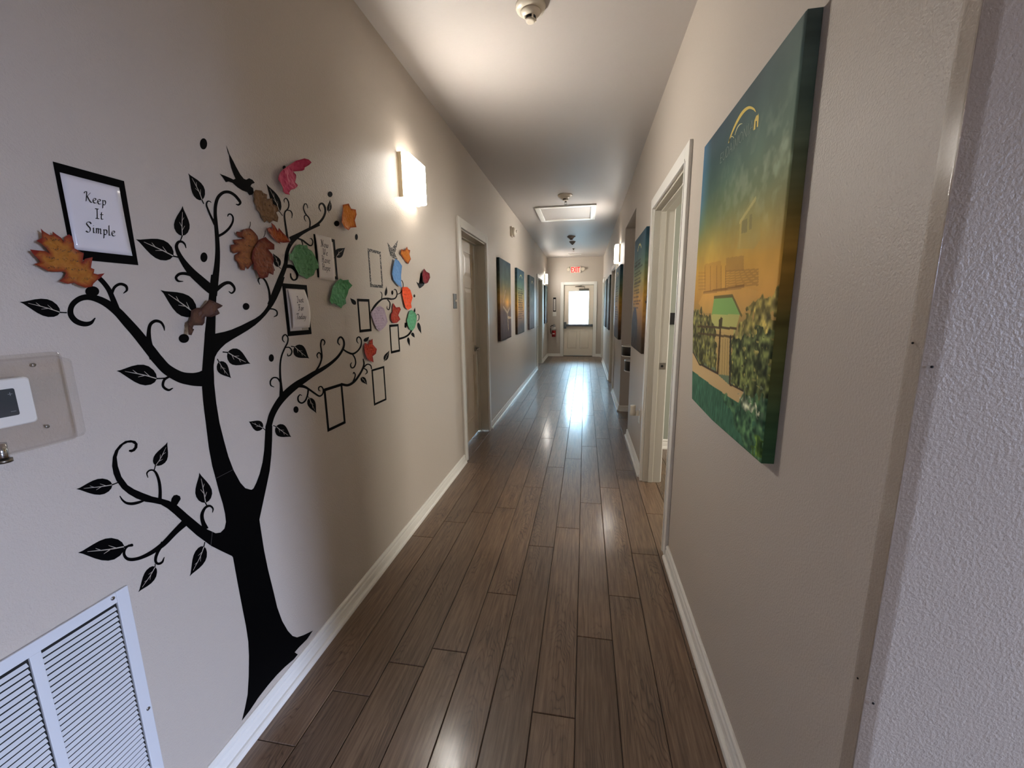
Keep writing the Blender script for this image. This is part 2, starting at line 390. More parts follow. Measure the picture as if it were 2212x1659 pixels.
# floor: dark joint bed with every plank its own piece
floor = struct(box('floor', XL - 0.4, 6.3, -3.75, YF + 0.3, -0.12, -0.005, M_SUB), 'grey brown wood plank floor')
struct(box('floor_lobby', XL - 0.1, 6.2, -3.7, -0.62, -0.005, -0.0005, M_FLOOR), 'plank floor of the lobby behind the viewer')
PW, PL = 0.1435, 1.206
SEAM0 = -0.005
JOINT = {-7: 0.925, -6: 1.12, -5: 1.266, -4: 1.355, -3: 1.713, -2: 2.139, -1: 1.157, 0: 1.511, 1: 1.783, 2: 2.15, 3: 1.42, 4: 0.9, 5: 1.9, 6: 1.2, -8: 1.6}
def plank_mesh(ln):
    g, c, t = 0.0012, 0.0017, 0.006; x0, x1, y0, y1 = g, PW - g, g, ln - g
    vs = [(x0, y0, -t), (x1, y0, -t), (x1, y1, -t), (x0, y1, -t), (x0, y0, -c), (x1, y0, -c), (x1, y1, -c), (x0, y1, -c),
          (x0 + c, y0 + c, 0), (x1 - c, y0 + c, 0), (x1 - c, y1 - c, 0), (x0 + c, y1 - c, 0)]
    fs = [(8, 9, 10, 11)]
    for a in (0, 4):
        for i in range(4):
            j = (i + 1) % 4; fs.append((a + i, a + j, a + 4 + j, a + 4 + i))
    me = bpy.data.meshes.new('plank'); me.from_pydata(vs, [], fs); me.materials.append(M_FLOOR); return me
FULL = plank_mesh(PL)
def lay(c, ya, yb):
    y = JOINT[c] - PL * math.ceil((JOINT[c] - ya) / PL)
    while y < yb - 0.01:
        a, b = max(y, ya), min(y + PL, yb)
        me = FULL if abs(b - a - PL) < 1e-6 else plank_mesh(b - a)
        o = bpy.data.objects.new('plank', me); col.objects.link(o); o.location = (SEAM0 + c * PW, a, 0); o.parent = floor
        y += PL
for c in range(-7, 3): lay(c, -0.6, YF - 0.0)
lay(3, -0.6, YF)
for c in (4, 5, 6):
    lay(c, -0.6, YC); lay(c, YC + T, 3.96); lay(c, ALC[0], ALC[1])
lay(-8, D1[0], D1[1]); lay(-8, D2[0], D2[1])
struct(box('floor_lobby_side', SEAM0 + 7 * PW, 6.2, -0.62, YC, -0.005, -0.0005, M_FLOOR), 'plank floor of the lobby to the side')
struct(box('floor_room', SEAM0 + 7 * PW, 3.2, YC + T, 3.97, -0.005, -0.0006, M_FLOOR), 'plank floor inside the side room')

# baseboards
BT, BH = 0.0289, 0.0745
def base_prof(x0, s):                        # (offset from wall, z)
    p = [(0, 0), (0, BH), (0.005, BH), (0.010, BH - 0.006), (0.0115, BH - 0.014), (0.009, BH - 0.022), (0.013, BH - 0.030), (0.0145, 0.021), (0.0145, 0.0195), (0.021, 0.0185), (0.0265, 0.014), (BT, 0.007), (BT, 0)]
    return [(x0 + s * a, z) for a, z in p]
CW = 0.072                                   # casing width
def base_y(name, x0, s, segs, label):
    r_ = empty(name, (x0, segs[0][0], 0), label, kind='structure')
    for a, b in segs: extrude_profile_y('baseboard_run', base_prof(x0, s), a, b, M_TRIM, r_)
base_y('baseboard_left', XL, 1, [(-3.6, D1[0] - CW), (D1[1] + CW, D2[0] - CW), (D2[1] + CW, YF)], 'white baseboard with shoe moulding along the tree wall')
base_y('baseboard_right', XR, -1, [(YC + 0.02, RD1[0] - CW), (RD1[1] + CW, ALC[0]), (ALC[1], RD2[0] - CW), (RD2[1] + CW, RD3[0] - CW), (RD3[1] + CW, YF)], 'white baseboard with shoe moulding along the doorway wall')
r_ = empty('baseboard_far', (XL, YF, 0), 'white baseboard on the end wall beside the exit door', kind='structure')
for a, b in ((XL, DO[0] - CW - 0.01), (DO[1] + CW + 0.01, XR)):
    extrude_profile_x('baseboard_run', [(YF - (x - XL), z) for x, z in base_prof(XL, 1)], a, b, M_TRIM, r_)
r_ = empty('baseboard_alcove', (XR, 5.41, 0), 'white baseboard inside the fountain alcove', kind='structure')
extrude_profile_x('baseboard_run', [(5.41 - (x - XL), z) for x, z in base_prof(XL, 1)], XR, 1.02, M_TRIM, r_)
extrude_profile_y('baseboard_run', base_prof(1.02, -1), 4.33, 5.38, M_TRIM, r_)
r_ = empty('baseboard_room', (XR + T, 3.97, 0), 'white baseboard of the grey green room', kind='structure')
extrude_profile_x('baseboard_run', [(3.97 - (x - XL) * 1.0, z * 1.25) for x, z in base_prof(XL, 1)], XR + T + 0.02, 3.2, M_TRIM, r_)
r_ = empty('baseboard_lobby', (XR, YC, 0), 'white baseboard of the lobby wall past the corner', kind='structure')
extrude_profile_x('baseboard_run', [(YC - (x - XL), z) for x, z in base_prof(XL, 1)], XR + 0.02, 6.0, M_TRIM, r_)

# ------------------------------------------------------------------ doors
def casing_set(root, xf, s, y0, y1, zt, cw=CW):
    """flat casing with a rounded inner edge around an opening on a side wall; s points into the hall"""
    t = 0.017
    for (a, b, c, d_) in ((y0 - cw, y0 + 0.004, 0, zt + cw), (y1 - 0.004, y1 + cw, 0, zt + cw), (y0 + 0.004, y1 - 0.004, zt - 0.004, zt + cw)):
        box('casing', xf, xf + s * t, a, b, c, d_, M_TRIM, root, 0.003)
    for (a, b, c, d_) in ((y0 - 0.012, y0 + 0.003, 0, zt), (y1 - 0.003, y1 + 0.012, 0, zt), (y0, y1, zt - 0.003, zt + 0.012)):
        box('casing_bead', xf + s * t, xf + s * (t + 0.003), a, b, c, d_, M_TRIM, root, 0.001)
def jamb_set(root, xf, s, y0, y1, zt, stop_at, m_=None):
    m_ = m_ or M_JAMB; t = 0.016
    a, b = xf, xf - s * T
    box('jamb', a, b, y0, y0 + t, 0, zt, m_, root); box('jamb', a, b, y1 - t, y1, 0, zt, m_, root); box('jamb', a, b, y0 + t, y1 - t, zt - t, zt, m_, root)
    c, d_ = xf - s * stop_at, xf - s * (stop_at + 0.034)
    box('door_stop', c, d_, y0 + t, y0 + t + 0.011, 0, zt - t, m_, root, 0.002); box('door_stop', c, d_, y1 - t - 0.011, y1 - t, 0, zt - t, m_, root, 0.002)
    box('door_stop', c, d_, y0 + t, y1 - t, zt - t - 0.011, zt - t, m_, root, 0.002)
def panel_frustum(root, parent, xf, s, a, b, c, d_, material):
    """a raised panel: bevelled field standing in its sunk border"""
    i, o_ = 0.032, 0.0; x0, x1 = xf - s * 0.007, xf - s * 0.001
    vs = [(x0, a, c), (x0, b, c), (x0, b, d_), (x0, a, d_), (x1, a + i, c + i), (x1, b - i, c + i), (x1, b - i, d_ - i), (x1, a + i, d_ - i)]
    fs = [(4, 5, 6, 7), (0, 1, 5, 4), (1, 2, 6, 5), (2, 3, 7, 6), (3, 0, 4, 7)]
    o = mesh('panel', vs, fs, material); fix(o)
    o.parent = parent                        # the slab's own matrix is the identity in world space
    return o
def six_panel(root, xf, s, y0, y1, z0, z1, material):
    """slab face at xf (towards s); stiles and rails proud of the panels"""
    st, w_ = 0.105, (y1 - y0 - 3 * 0.105) / 2
    ys = [(y0 + st, y0 + st + w_), (y1 - st - w_, y1 - st)]
    h_ = z1 - z0
    zs = [(z0 + 0.20, z0 + 0.20 + 0.36 * h_ * 0.93), (z0 + 0.20 + 0.36 * h_ * 0.93 + 0.13, z1 - 0.11 - 0.23 - 0.10), (z1 - 0.11 - 0.23, z1 - 0.11)]
    bl = [(xf - s * 0.04, xf - s * 0.008, y0, y1, z0, z1)]
    bl += [(xf, xf - s * 0.012, y0, y0 + st, z0, z1), (xf, xf - s * 0.012, y1 - st, y1, z0, z1), (xf, xf - s * 0.012, y0 + st + w_, y1 - st - w_, z0, z1)]
    zz = [z0] + [v for p in zs for v in p] + [z1]
    for k in range(0, len(zz), 2):
        for a, b in ys: bl.append((xf, xf - s * 0.012, a, b, zz[k], zz[k + 1]))
    slab = boxes('slab', bl, material, root)
    for a, b in ys:
        for c, d_ in zs:
            panel_frustum(root, slab, xf, s, a + 0.012, b - 0.012, c + 0.012, d_ - 0.012, material)
    return slab
def lever(root, x, s, y, z, dy):
    lathe('handle_rose', [(0.032, 0), (0.032, 0.006), (0.026, 0.011)], (x, y, z), (s, 0, 0), M_STEEL, root, 24)
    tube('handle_lever', [(x + s * 0.008, y, z), (x + s * 0.045, y, z), (x + s * 0.052, y + dy * 0.02, z), (x + s * 0.052, y + dy * 0.11, z - 0.004)], 0.0085, M_STEEL, root)
def side_door(name, xf, s, op, label, recess=0.085, handle=True, slab=True, casing=True, far_handle=True, cw=CW):
    """s points into the hall"""
    y0, y1, zt = op
    root = empty(name, (xf, y0, 0), label, kind='structure')
    casing_set(root, xf, s, y0, y1, zt, cw)
    jamb_set(root, xf, s, y0, y1, zt, recess - 0.036)
    if slab:
        six_panel(root, xf - s * recess, s, y0 + 0.019, y1 - 0.019, 0.008, zt - 0.019, M_DOOR)
        if handle:
            yy = y1 - 0.085 if far_handle else y0 + 0.085
            lever(root, xf - s * recess, s, yy, 0.93, -1 if far_handle else 1)
    return root
side_door('door_1', XL, 1, D1, 'closed tan six-panel door in white casing beside the tree decal', recess=0.112)
side_door('door_2', XL, 1, D2, 'deep set tan door in white casing near the end of the tree wall', recess=0.112)
side_door('door_4', XR, -1, RD2, 'tan door in white casing past the fountain alcove', recess=0.112, far_handle=False)
side_door('door_5', XR, -1, RD3, 'tan door in white casing beside the end wall', recess=0.10, far_handle=False)
rd = side_door('door_3', XR, -1, RD1, 'open cased doorway into the grey green room', recess=0.075, slab=False)
for c_ in ((RD1[1] - 0.004, RD1[1] + CW), (RD1[0] - CW, RD1[0] + 0.004)):
    box('casing', XR + T, XR + T + 0.009, c_[0], c_[1], 0, RD1[2] + CW, M_TRIM, rd, 0.003)
sp = box('strike_plate', XR + 0.082, XR + 0.125, RD1[1] - 0.0175, RD1[1] - 0.0155, 0.885, 0.935, M_STEEL, rd, 0.0006)
lathe('strike_hole', [(0.009, 0), (0.009, 0.0008)], (XR + 0.1, RD1[1] - 0.0176, 0.91), (0, -1, 0), M_DARK, rd, 20)

# exit door at the far end
ed = empty('door_6', ((DO[0] + DO[1]) / 2, YF, 0), 'tan exit door with a tall bright window and grey push bar', kind='structure')
for (a, b, c, d_) in ((DO[0] - CW - 0.01, DO[0] + 0.004, 0, DO[2] + CW), (DO[1] - 0.004, DO[1] + CW + 0.01, 0, DO[2] + CW), (DO[0] + 0.004, DO[1] - 0.004, DO[2] - 0.004, DO[2] + CW)):
    box('casing', a, b, YF - 0.018, YF, c, d_, M_TRIM, ed, 0.003)
for (a, b, c, d_) in ((DO[0], DO[0] + 0.012, 0, DO[2]), (DO[1] - 0.012, DO[1], 0, DO[2]), (DO[0], DO[1], DO[2] - 0.02, DO[2])):
    box('jamb', a, b, YF, YF + 0.14, c, d_, M_JAMB, ed)
for (a, b, c, d_) in ((DO[0] + 0.012, DO[0] + 0.026, 0.02, DO[2] - 0.02), (DO[1] - 0.026, DO[1] - 0.012, 0.02, DO[2] - 0.02), (DO[0] + 0.026, DO[1] - 0.026, DO[2] - 0.034, DO[2] - 0.02)):
    box('door_stop', a, b, YF + 0.0905, YF + 0.105, c, d_, M_JAMB, ed)
box('threshold', DO[0] + 0.012, DO[1] - 0.012, YF + 0.02, YF + 0.14, -0.005, 0.02, M_BRASS, ed)
dx0, dx1, dz1 = DO[0] + 0.0125, DO[1] - 0.0125, DO[2] - 0.0205
gx0, gx1, gz0, gz1 = -0.435, 0.098, 0.895, 1.785
yf0, yf1 = YF + 0.045, YF + 0.09
boxes('slab', [(dx0, gx0, yf0, yf1, 0.0205, dz1), (gx1, dx1, yf0, yf1, 0.0205, dz1), (gx0, gx1, yf0, yf1, gz1, dz1), (gx0, gx1, yf0, yf1, 0.022, gz0)], M_DOOR, ed)
for (a, b, c, d_) in ((gx0 - 0.025, gx0, gz0 - 0.025, gz1 + 0.025), (gx1, gx1 + 0.025, gz0 - 0.025, gz1 + 0.025), (gx0, gx1, gz0 - 0.025, gz0), (gx0, gx1, gz1, gz1 + 0.025)):
    box('window_bead', a, b, yf0 - 0.010, yf0, c, d_, M_DOOR, ed, 0.002)
box('window_pane', gx0, gx1, yf0 + 0.02, yf0 + 0.024, gz0, gz1, M_GLASS, ed)
for a, b in ((-0.47, -0.21), (-0.13, 0.13)):    # two raised lower panels
    for z0_, z1_ in ((0.21, 0.72),):
        i = 0.03
        vs = [(a, yf0 - 0.001, z0_), (b, yf0 - 0.001, z0_), (b, yf0 - 0.001, z1_), (a, yf0 - 0.001, z1_), (a + 0.012, yf0 + 0.006, z0_ + 0.012), (b - 0.012, yf0 + 0.006, z0_ + 0.012), (b - 0.012, yf0 + 0.006, z1_ - 0.012), (a + 0.012, yf0 + 0.006, z1_ - 0.012),
              (a + i, yf0 - 0.006, z0_ + i), (b - i, yf0 - 0.006, z0_ + i), (b - i, yf0 - 0.006, z1_ - i), (a + i, yf0 - 0.006, z1_ - i)]
        vs = [(x, y - 0.006, z) for x, y, z in vs]
        fs = [(8, 9, 10, 11)]
        for q in (0, 4):
            for k in range(4): fs.append((q + k, q + (k + 1) % 4, q + 4 + (k + 1) % 4, q + 4 + k))
        o = mesh('panel', vs, fs, M_DOOR); fix(o); adopt(o, ed)
box('push_bar', dx0 + 0.01, dx1 - 0.005, yf0 - 0.06, yf0 - 0.012, 0.835, 0.888, M_GREYMET, ed, 0.006)
box('push_bar_head', dx0 + 0.004, dx0 + 0.07, yf0 - 0.07, yf0, 0.775, 0.955, M_GREYMET, ed, 0.008)
box('push_bar_end', dx1 - 0.05, dx1 - 0.004, yf0 - 0.055, yf0, 0.83, 0.893, M_GREYMET, ed, 0.006)
box('door_closer', -0.17, 0.10, yf0 - 0.055, yf0, 1.80, 1.855, M_BRASS, ed, 0.012)
tube('closer_arm', [(-0.02, yf0 - 0.03, 1.86), (-0.02, yf0 - 0.05, 1.90), (-0.27, yf0 - 0.10, 1.905), (-0.10, yf0 - 0.03, 1.925)], 0.008, M_BRASS, ed)

# outside the exit door
struct(box('floor_outside', -4, 4, YF + 0.14, YF + 6, -0.14, -0.02, M_GROUND), 'pale concrete outside the exit door')
fence = empty('picket_fence', (0, YF + 2.6, 0), 'pale upright board fence seen through the exit door window', 'fence')
for i in range(26):
    x = -1.9 + i * 0.140
    box('board', x, x + 0.118, YF + 2.6, YF + 2.62, -0.02, 1.95, M_FENCE, fence)
box('backing_panel', -1.95, 1.7, YF + 2.64, YF + 2.66, -0.02, 1.93, M_FENCEBACK, fence)

# ------------------------------------------------------------------ wall sconces
def sconce(x0, s, y0, y1, z0, z1, label, depth=0.066):
    r_ = empty('wall_sconce', (x0, (y0 + y1) / 2, z0), label, 'wall lamp', 'square wall lamps along the hallway')
    box('back_plate', x0 + s * 0.0005, x0 + s * 0.010, y0 + 0.02, y1 - 0.02, z0 + 0.02, z1 - 0.02, M_SCMETAL, r_)
    d0, d1 = x0 + s * 0.024, x0 + s * depth
    box('diffuser', d0, d1, y0 + 0.002, y1 - 0.002, z0, z1, M_LAMP, r_, 0.003)
    box('front_panel', d1, d1 + s * 0.003, y0 + 0.006, y1 - 0.006, z0 + 0.004, z1 - 0.004, M_LAMPF, r_)
    box('side_strap', x0 + s * 0.001, x0 + s * 0.025, y0 - 0.002, y0 + 0.001, z0 - 0.004, z1 + 0.004, M_SCMETAL, r_)
    box('side_strap', x0 + s * 0.001, x0 + s * 0.025, y1 - 0.001, y1 + 0.002, z0 - 0.004, z1 + 0.004, M_SCMETAL, r_)
    tube('pull_pin', [(x0 + s * 0.014, y1 - 0.03, z0 + 0.03), (x0 + s * 0.014, y1 - 0.03, z0 - 0.014)], 0.003, M_SCMETAL, r_, 8)
sconce(XL, 1, 2.292, 2.532, 1.962, 2.186, 'glowing square wall lamp right of the tree decal')
sconce(XL, 1, 10.68, 10.92, 1.955, 2.19, 'glowing square wall lamp above a canvas near the end wall')
sconce(XR, -1, 6.03, 6.27, 1.955, 2.19, 'glowing square wall lamp above a canvas past the fountain alcove')

# ------------------------------------------------------------------ printed canvases
def vnoise(u, v, su, sv, seed):
    rng = np.random.RandomState(seed); nu, nv = int(su) + 3, int(sv) + 3; g = rng.rand(nu, nv)
    x = np.clip(u, 0, 1) * su; y = np.clip(v, 0, 1) * sv; i = x.astype(int); j = y.astype(int); fx = x - i; fy = y - j
    fx = fx * fx * (3 - 2 * fx); fy = fy * fy * (3 - 2 * fy)
    return (g[i, j] * (1 - fx) + g[i + 1, j] * fx) * (1 - fy) + (g[i, j + 1] * (1 - fx) + g[i + 1, j + 1] * fx) * fy
def fbm(u, v, su, sv, seed, o=3):
    return sum(vnoise(u, v, su * 2 ** k, sv * 2 ** k, seed + k) * 0.5 ** k for k in range(o)) / sum(0.5 ** k for k in range(o))
def inside(u, v, poly):
    r_ = np.zeros(u.shape, bool); n = len(poly)
    for i in range(n):
        (x0, y0), (x1, y1) = poly[i], poly[(i + 1) % n]
        c = ((y0 > v) != (y1 > v)); r_ ^= c & (u < (x1 - x0) * (v - y0) / (y1 - y0 + 1e-12) + x0)
    return r_
def ramp(v, stops):
    vs = [a for a, _ in stops]; return np.stack([np.interp(v, vs, [c[k] for _, c in stops]) for k in range(3)], -1)
def srgb_lin(c):
    c = np.clip(c, 0, 255) / 255; return np.where(c <= 0.04045, c / 12.92, ((c + 0.055) / 1.055) ** 2.4)
def set_col(me, rgb):
    a = me.color_attributes.new('Col', 'FLOAT_COLOR', 'POINT'); d = np.ones((len(me.vertices), 4), np.float32); d[:, :3] = rgb
    a.data.foreach_set('color', d.ravel())
def grid_faces(nu, nv, flip=False):
    f = []
    for i in range(nu - 1):
        for j in range(nv - 1):
            q = (i * nv + j, (i + 1) * nv + j, (i + 1) * nv + j + 1, i * nv + j + 1); f.append(q[::-1] if flip else q)
    return f
def canvas(side, y0, y1, z0, z1, depth, paint, label, nu=60, nv=84, warp=None, group=None):
    """stretched canvas on a side wall: wrapped sides and a printed face"""
    s, xw = (1, XL) if side == 'L' else (-1, XR)
    root = empty('canvas_print', (xw, (y0 + y1) / 2, z0), label, 'canvas', group)
    U, V = np.meshgrid(np.linspace(0, 1, nu), np.linspace(0, 1, nv), indexing='ij')
    Y = y0 + (y1 - y0) * (U if side == 'L' else 1 - U); Z = z0 + (z1 - z0) * V
    edge = np.minimum(np.minimum(U * (y1 - y0), (1 - U) * (y1 - y0)), np.minimum(V, 1 - V) * (z1 - z0))
    rnd = 0.004 * np.clip(1 - edge / 0.006, 0, 1) ** 2
    D = depth - rnd
    if warp is not None: D = D + warp(U, V)
    rgb = srgb_lin(paint(U, V))
    vs = np.stack([xw + s * D, Y, Z], -1).reshape(-1, 3)
    o = mesh('printed_face', vs, grid_faces(nu, nv, side == 'R'), M_VCOL, None, True); fix(o); set_col(o.data, rgb.reshape(-1, 3)); adopt(o, root)
    # wrapped sides (a ring from the face edge back to the wall)
    loop = [(i, 0) for i in range(nu)] + [(nu - 1, j) for j in range(1, nv)] + [(i, nv - 1) for i in range(nu - 2, -1, -1)] + [(0, j) for j in range(nv - 2, 0, -1)]
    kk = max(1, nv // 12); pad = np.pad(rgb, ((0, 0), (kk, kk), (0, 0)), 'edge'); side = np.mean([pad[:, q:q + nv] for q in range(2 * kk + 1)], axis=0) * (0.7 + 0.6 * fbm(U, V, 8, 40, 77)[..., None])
    P = np.stack([xw + s * D, Y, Z], -1); v2, c2 = [], []
    for k in range(3):
        for i, j in loop:
            p = P[i, j]; x = p[0] if k == 0 else xw + s * (abs(p[0] - xw) * (0.5 if k == 1 else 0) + (0.0008 if k == 2 else 0))
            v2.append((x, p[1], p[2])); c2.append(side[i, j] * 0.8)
    n = len(loop); f2 = [(k * n + i, k * n + (i + 1) % n, (k + 1) * n + (i + 1) % n, (k + 1) * n + i) for k in range(2) for i in range(n)]
    f2.append(tuple(2 * n + i for i in range(n)))
    o = mesh('wrapped_side', v2, f2, M_VCOL); fix(o); set_col(o.data, np.array(c2)); adopt(o, root)
    return root

TEAL = [(0, (58, 52, 44)), (0.10, (74, 60, 50)), (0.28, (140, 104, 66)), (0.45, (196, 146, 62)), (0.6, (150, 136, 74)), (0.74, (82, 106, 90)), (0.88, (52, 82, 92)), (1, (44, 70, 86))]
def paint_text(seed, figure=0.0, lines=(0.32, 0.74), gold=1.0, stops=TEAL, dark=0.55):
    def f(U, V):
        rgb = ramp(V, stops); n = fbm(U, V, 6, 8, seed); rgb = rgb * (0.85 + 0.3 * n[..., None])
        k = ((V - lines[0]) / (lines[1] - lines[0]) * 14); row = np.floor(k); fr = k - row
        rng = np.random.RandomState(seed); ln = 0.62 + 0.25 * rng.rand(40); st = 0.08 + 0.04 * rng.rand(40); idx = np.clip(row, 0, 39).astype(int)
        m_ = (V > lines[0]) & (V < lines[1]) & (fr > 0.30) & (fr < 0.72) & (U > st[idx]) & (U < ln[idx])
        m_ &= vnoise(U, V, 30, 40, seed + 9) > 0.22
        rgb = np.where(m_[..., None], rgb * dark, rgb)
        if figure:
            d_ = ((U - figure) / 0.34) ** 2 + ((V - 0.05) / 0.33) ** 2 + 0.25 * (fbm(U, V, 10, 14, seed + 3) - 0.5)
            fg = np.stack([np.full(U.shape, 62.), np.full(U.shape, 54.), np.full(U.shape, 52.)], -1) * (0.65 + 0.7 * fbm(U, V, 26, 26, seed + 5)[..., None])
            rgb = np.where((d_ < 1)[..., None], fg, rgb)
        # small arched emblem near the top
        a = np.abs(np.hypot((U - 0.5) / 0.16, (V - 0.865) / 0.05) - 1) < 0.10
        rgb = np.where((a & (V > 0.868))[..., None], (206, 196, 128), rgb)
        return rgb
    return f
def paint_hands(seed):
    def f(U, V):
        st = [(0, (62, 46, 42)), (0.2, (92, 72, 64)), (0.36, (112, 86, 70)), (0.48, (190, 142, 74)), (0.62, (140, 122, 72)), (0.78, (78, 92, 82)), (1, (44, 62, 72))]
        rgb = ramp(V, st); rgb = rgb * (0.8 + 0.4 * fbm(U, V, 7, 9, seed)[..., None])
        g = np.exp(-(((U - 0.62) / 0.16) ** 2 + ((V - 0.47) / 0.10) ** 2)); rgb = rgb + g[..., None] * np.array([60, 44, 10])
        for (a, b) in (((0.25, 0.42), (0.62, 0.34)), ((0.62, 0.34), (0.70, 0.12)), ((0.62, 0.34), (0.82, 0.40)), ((0.45, 0.62), (0.28, 0.48)), ((0.66, 0.28), (0.98, 0.27))):
            t = np.clip(((U - a[0]) * (b[0] - a[0]) + (V - a[1]) * (b[1] - a[1])) / ((b[0] - a[0]) ** 2 + (b[1] - a[1]) ** 2), 0, 1)
            d_ = np.hypot(U - a[0] - t * (b[0] - a[0]), (V - a[1] - t * (b[1] - a[1])) * 1.3)
            rgb = np.where((d_ < 0.018)[..., None], (188, 158, 120), rgb)
        return rgb
    return f
def paint_grey(seed):
    def f(U, V):
        st = [(0, (92, 84, 86)), (0.3, (128, 118, 114)), (0.55, (130, 128, 112)), (0.75, (92, 104, 98)), (1, (60, 76, 80))]
        rgb = ramp(V, st) * (0.85 + 0.3 * fbm(U, V, 5, 9, seed)[..., None])
        a = np.abs(np.hypot((U - 0.55) / 0.16, (V - 0.86) / 0.05) - 1) < 0.12
        return np.where((a & (V > 0.86))[..., None], (196, 190, 140), rgb)
    return f
CZ0, CZ1 = 0.953, 1.932
canvas('L', 4.885, 5.625, CZ0, CZ1, 0.036, paint_hands(3), 'teal to brown canvas with linked pale figures, beside the closed six-panel door', 60, 84)
canvas('L', 6.17, 6.90, CZ0, CZ1, 0.036, paint_text(5, 0, (0.22, 0.72)), 'canvas with rows of text lines between two other canvases on the tree wall')
canvas('L', 7.555, 8.285, CZ0, CZ1, 0.036, paint_grey(8), 'greyish canvas next to the deep set far door on the tree wall')
canvas('L', 10.63, 11.30, CZ0, CZ1 - 0.02, 0.036, paint_grey(12), 'narrow looking dark edged canvas under the lamp near the extinguisher', 40, 60)
canvas('R', 3.372, 4.08, 0.975, 1.935, 0.027, paint_text(21, 0.30, (0.36, 0.80), dark=0.5), 'canvas with text lines and a dark figure, beside the fountain alcove')
canvas('R', 5.53, 6.24, 0.925, 1.875, 0.040, paint_text(31, 0, (0.25, 0.75)), 'dark edged canvas under the lamp past the fountain alcove', 40, 60)
canvas('R', 7.80, 8.52, 0.93, 1.92, 0.040, paint_grey(41), 'dark edged canvas just past the second door of the doorway wall', 40, 60)
canvas('R', 8.95, 9.67, 0.93, 1.92, 0.040, paint_grey(44), 'dark edged canvas nearest the exit door on the doorway wall', 40, 60)

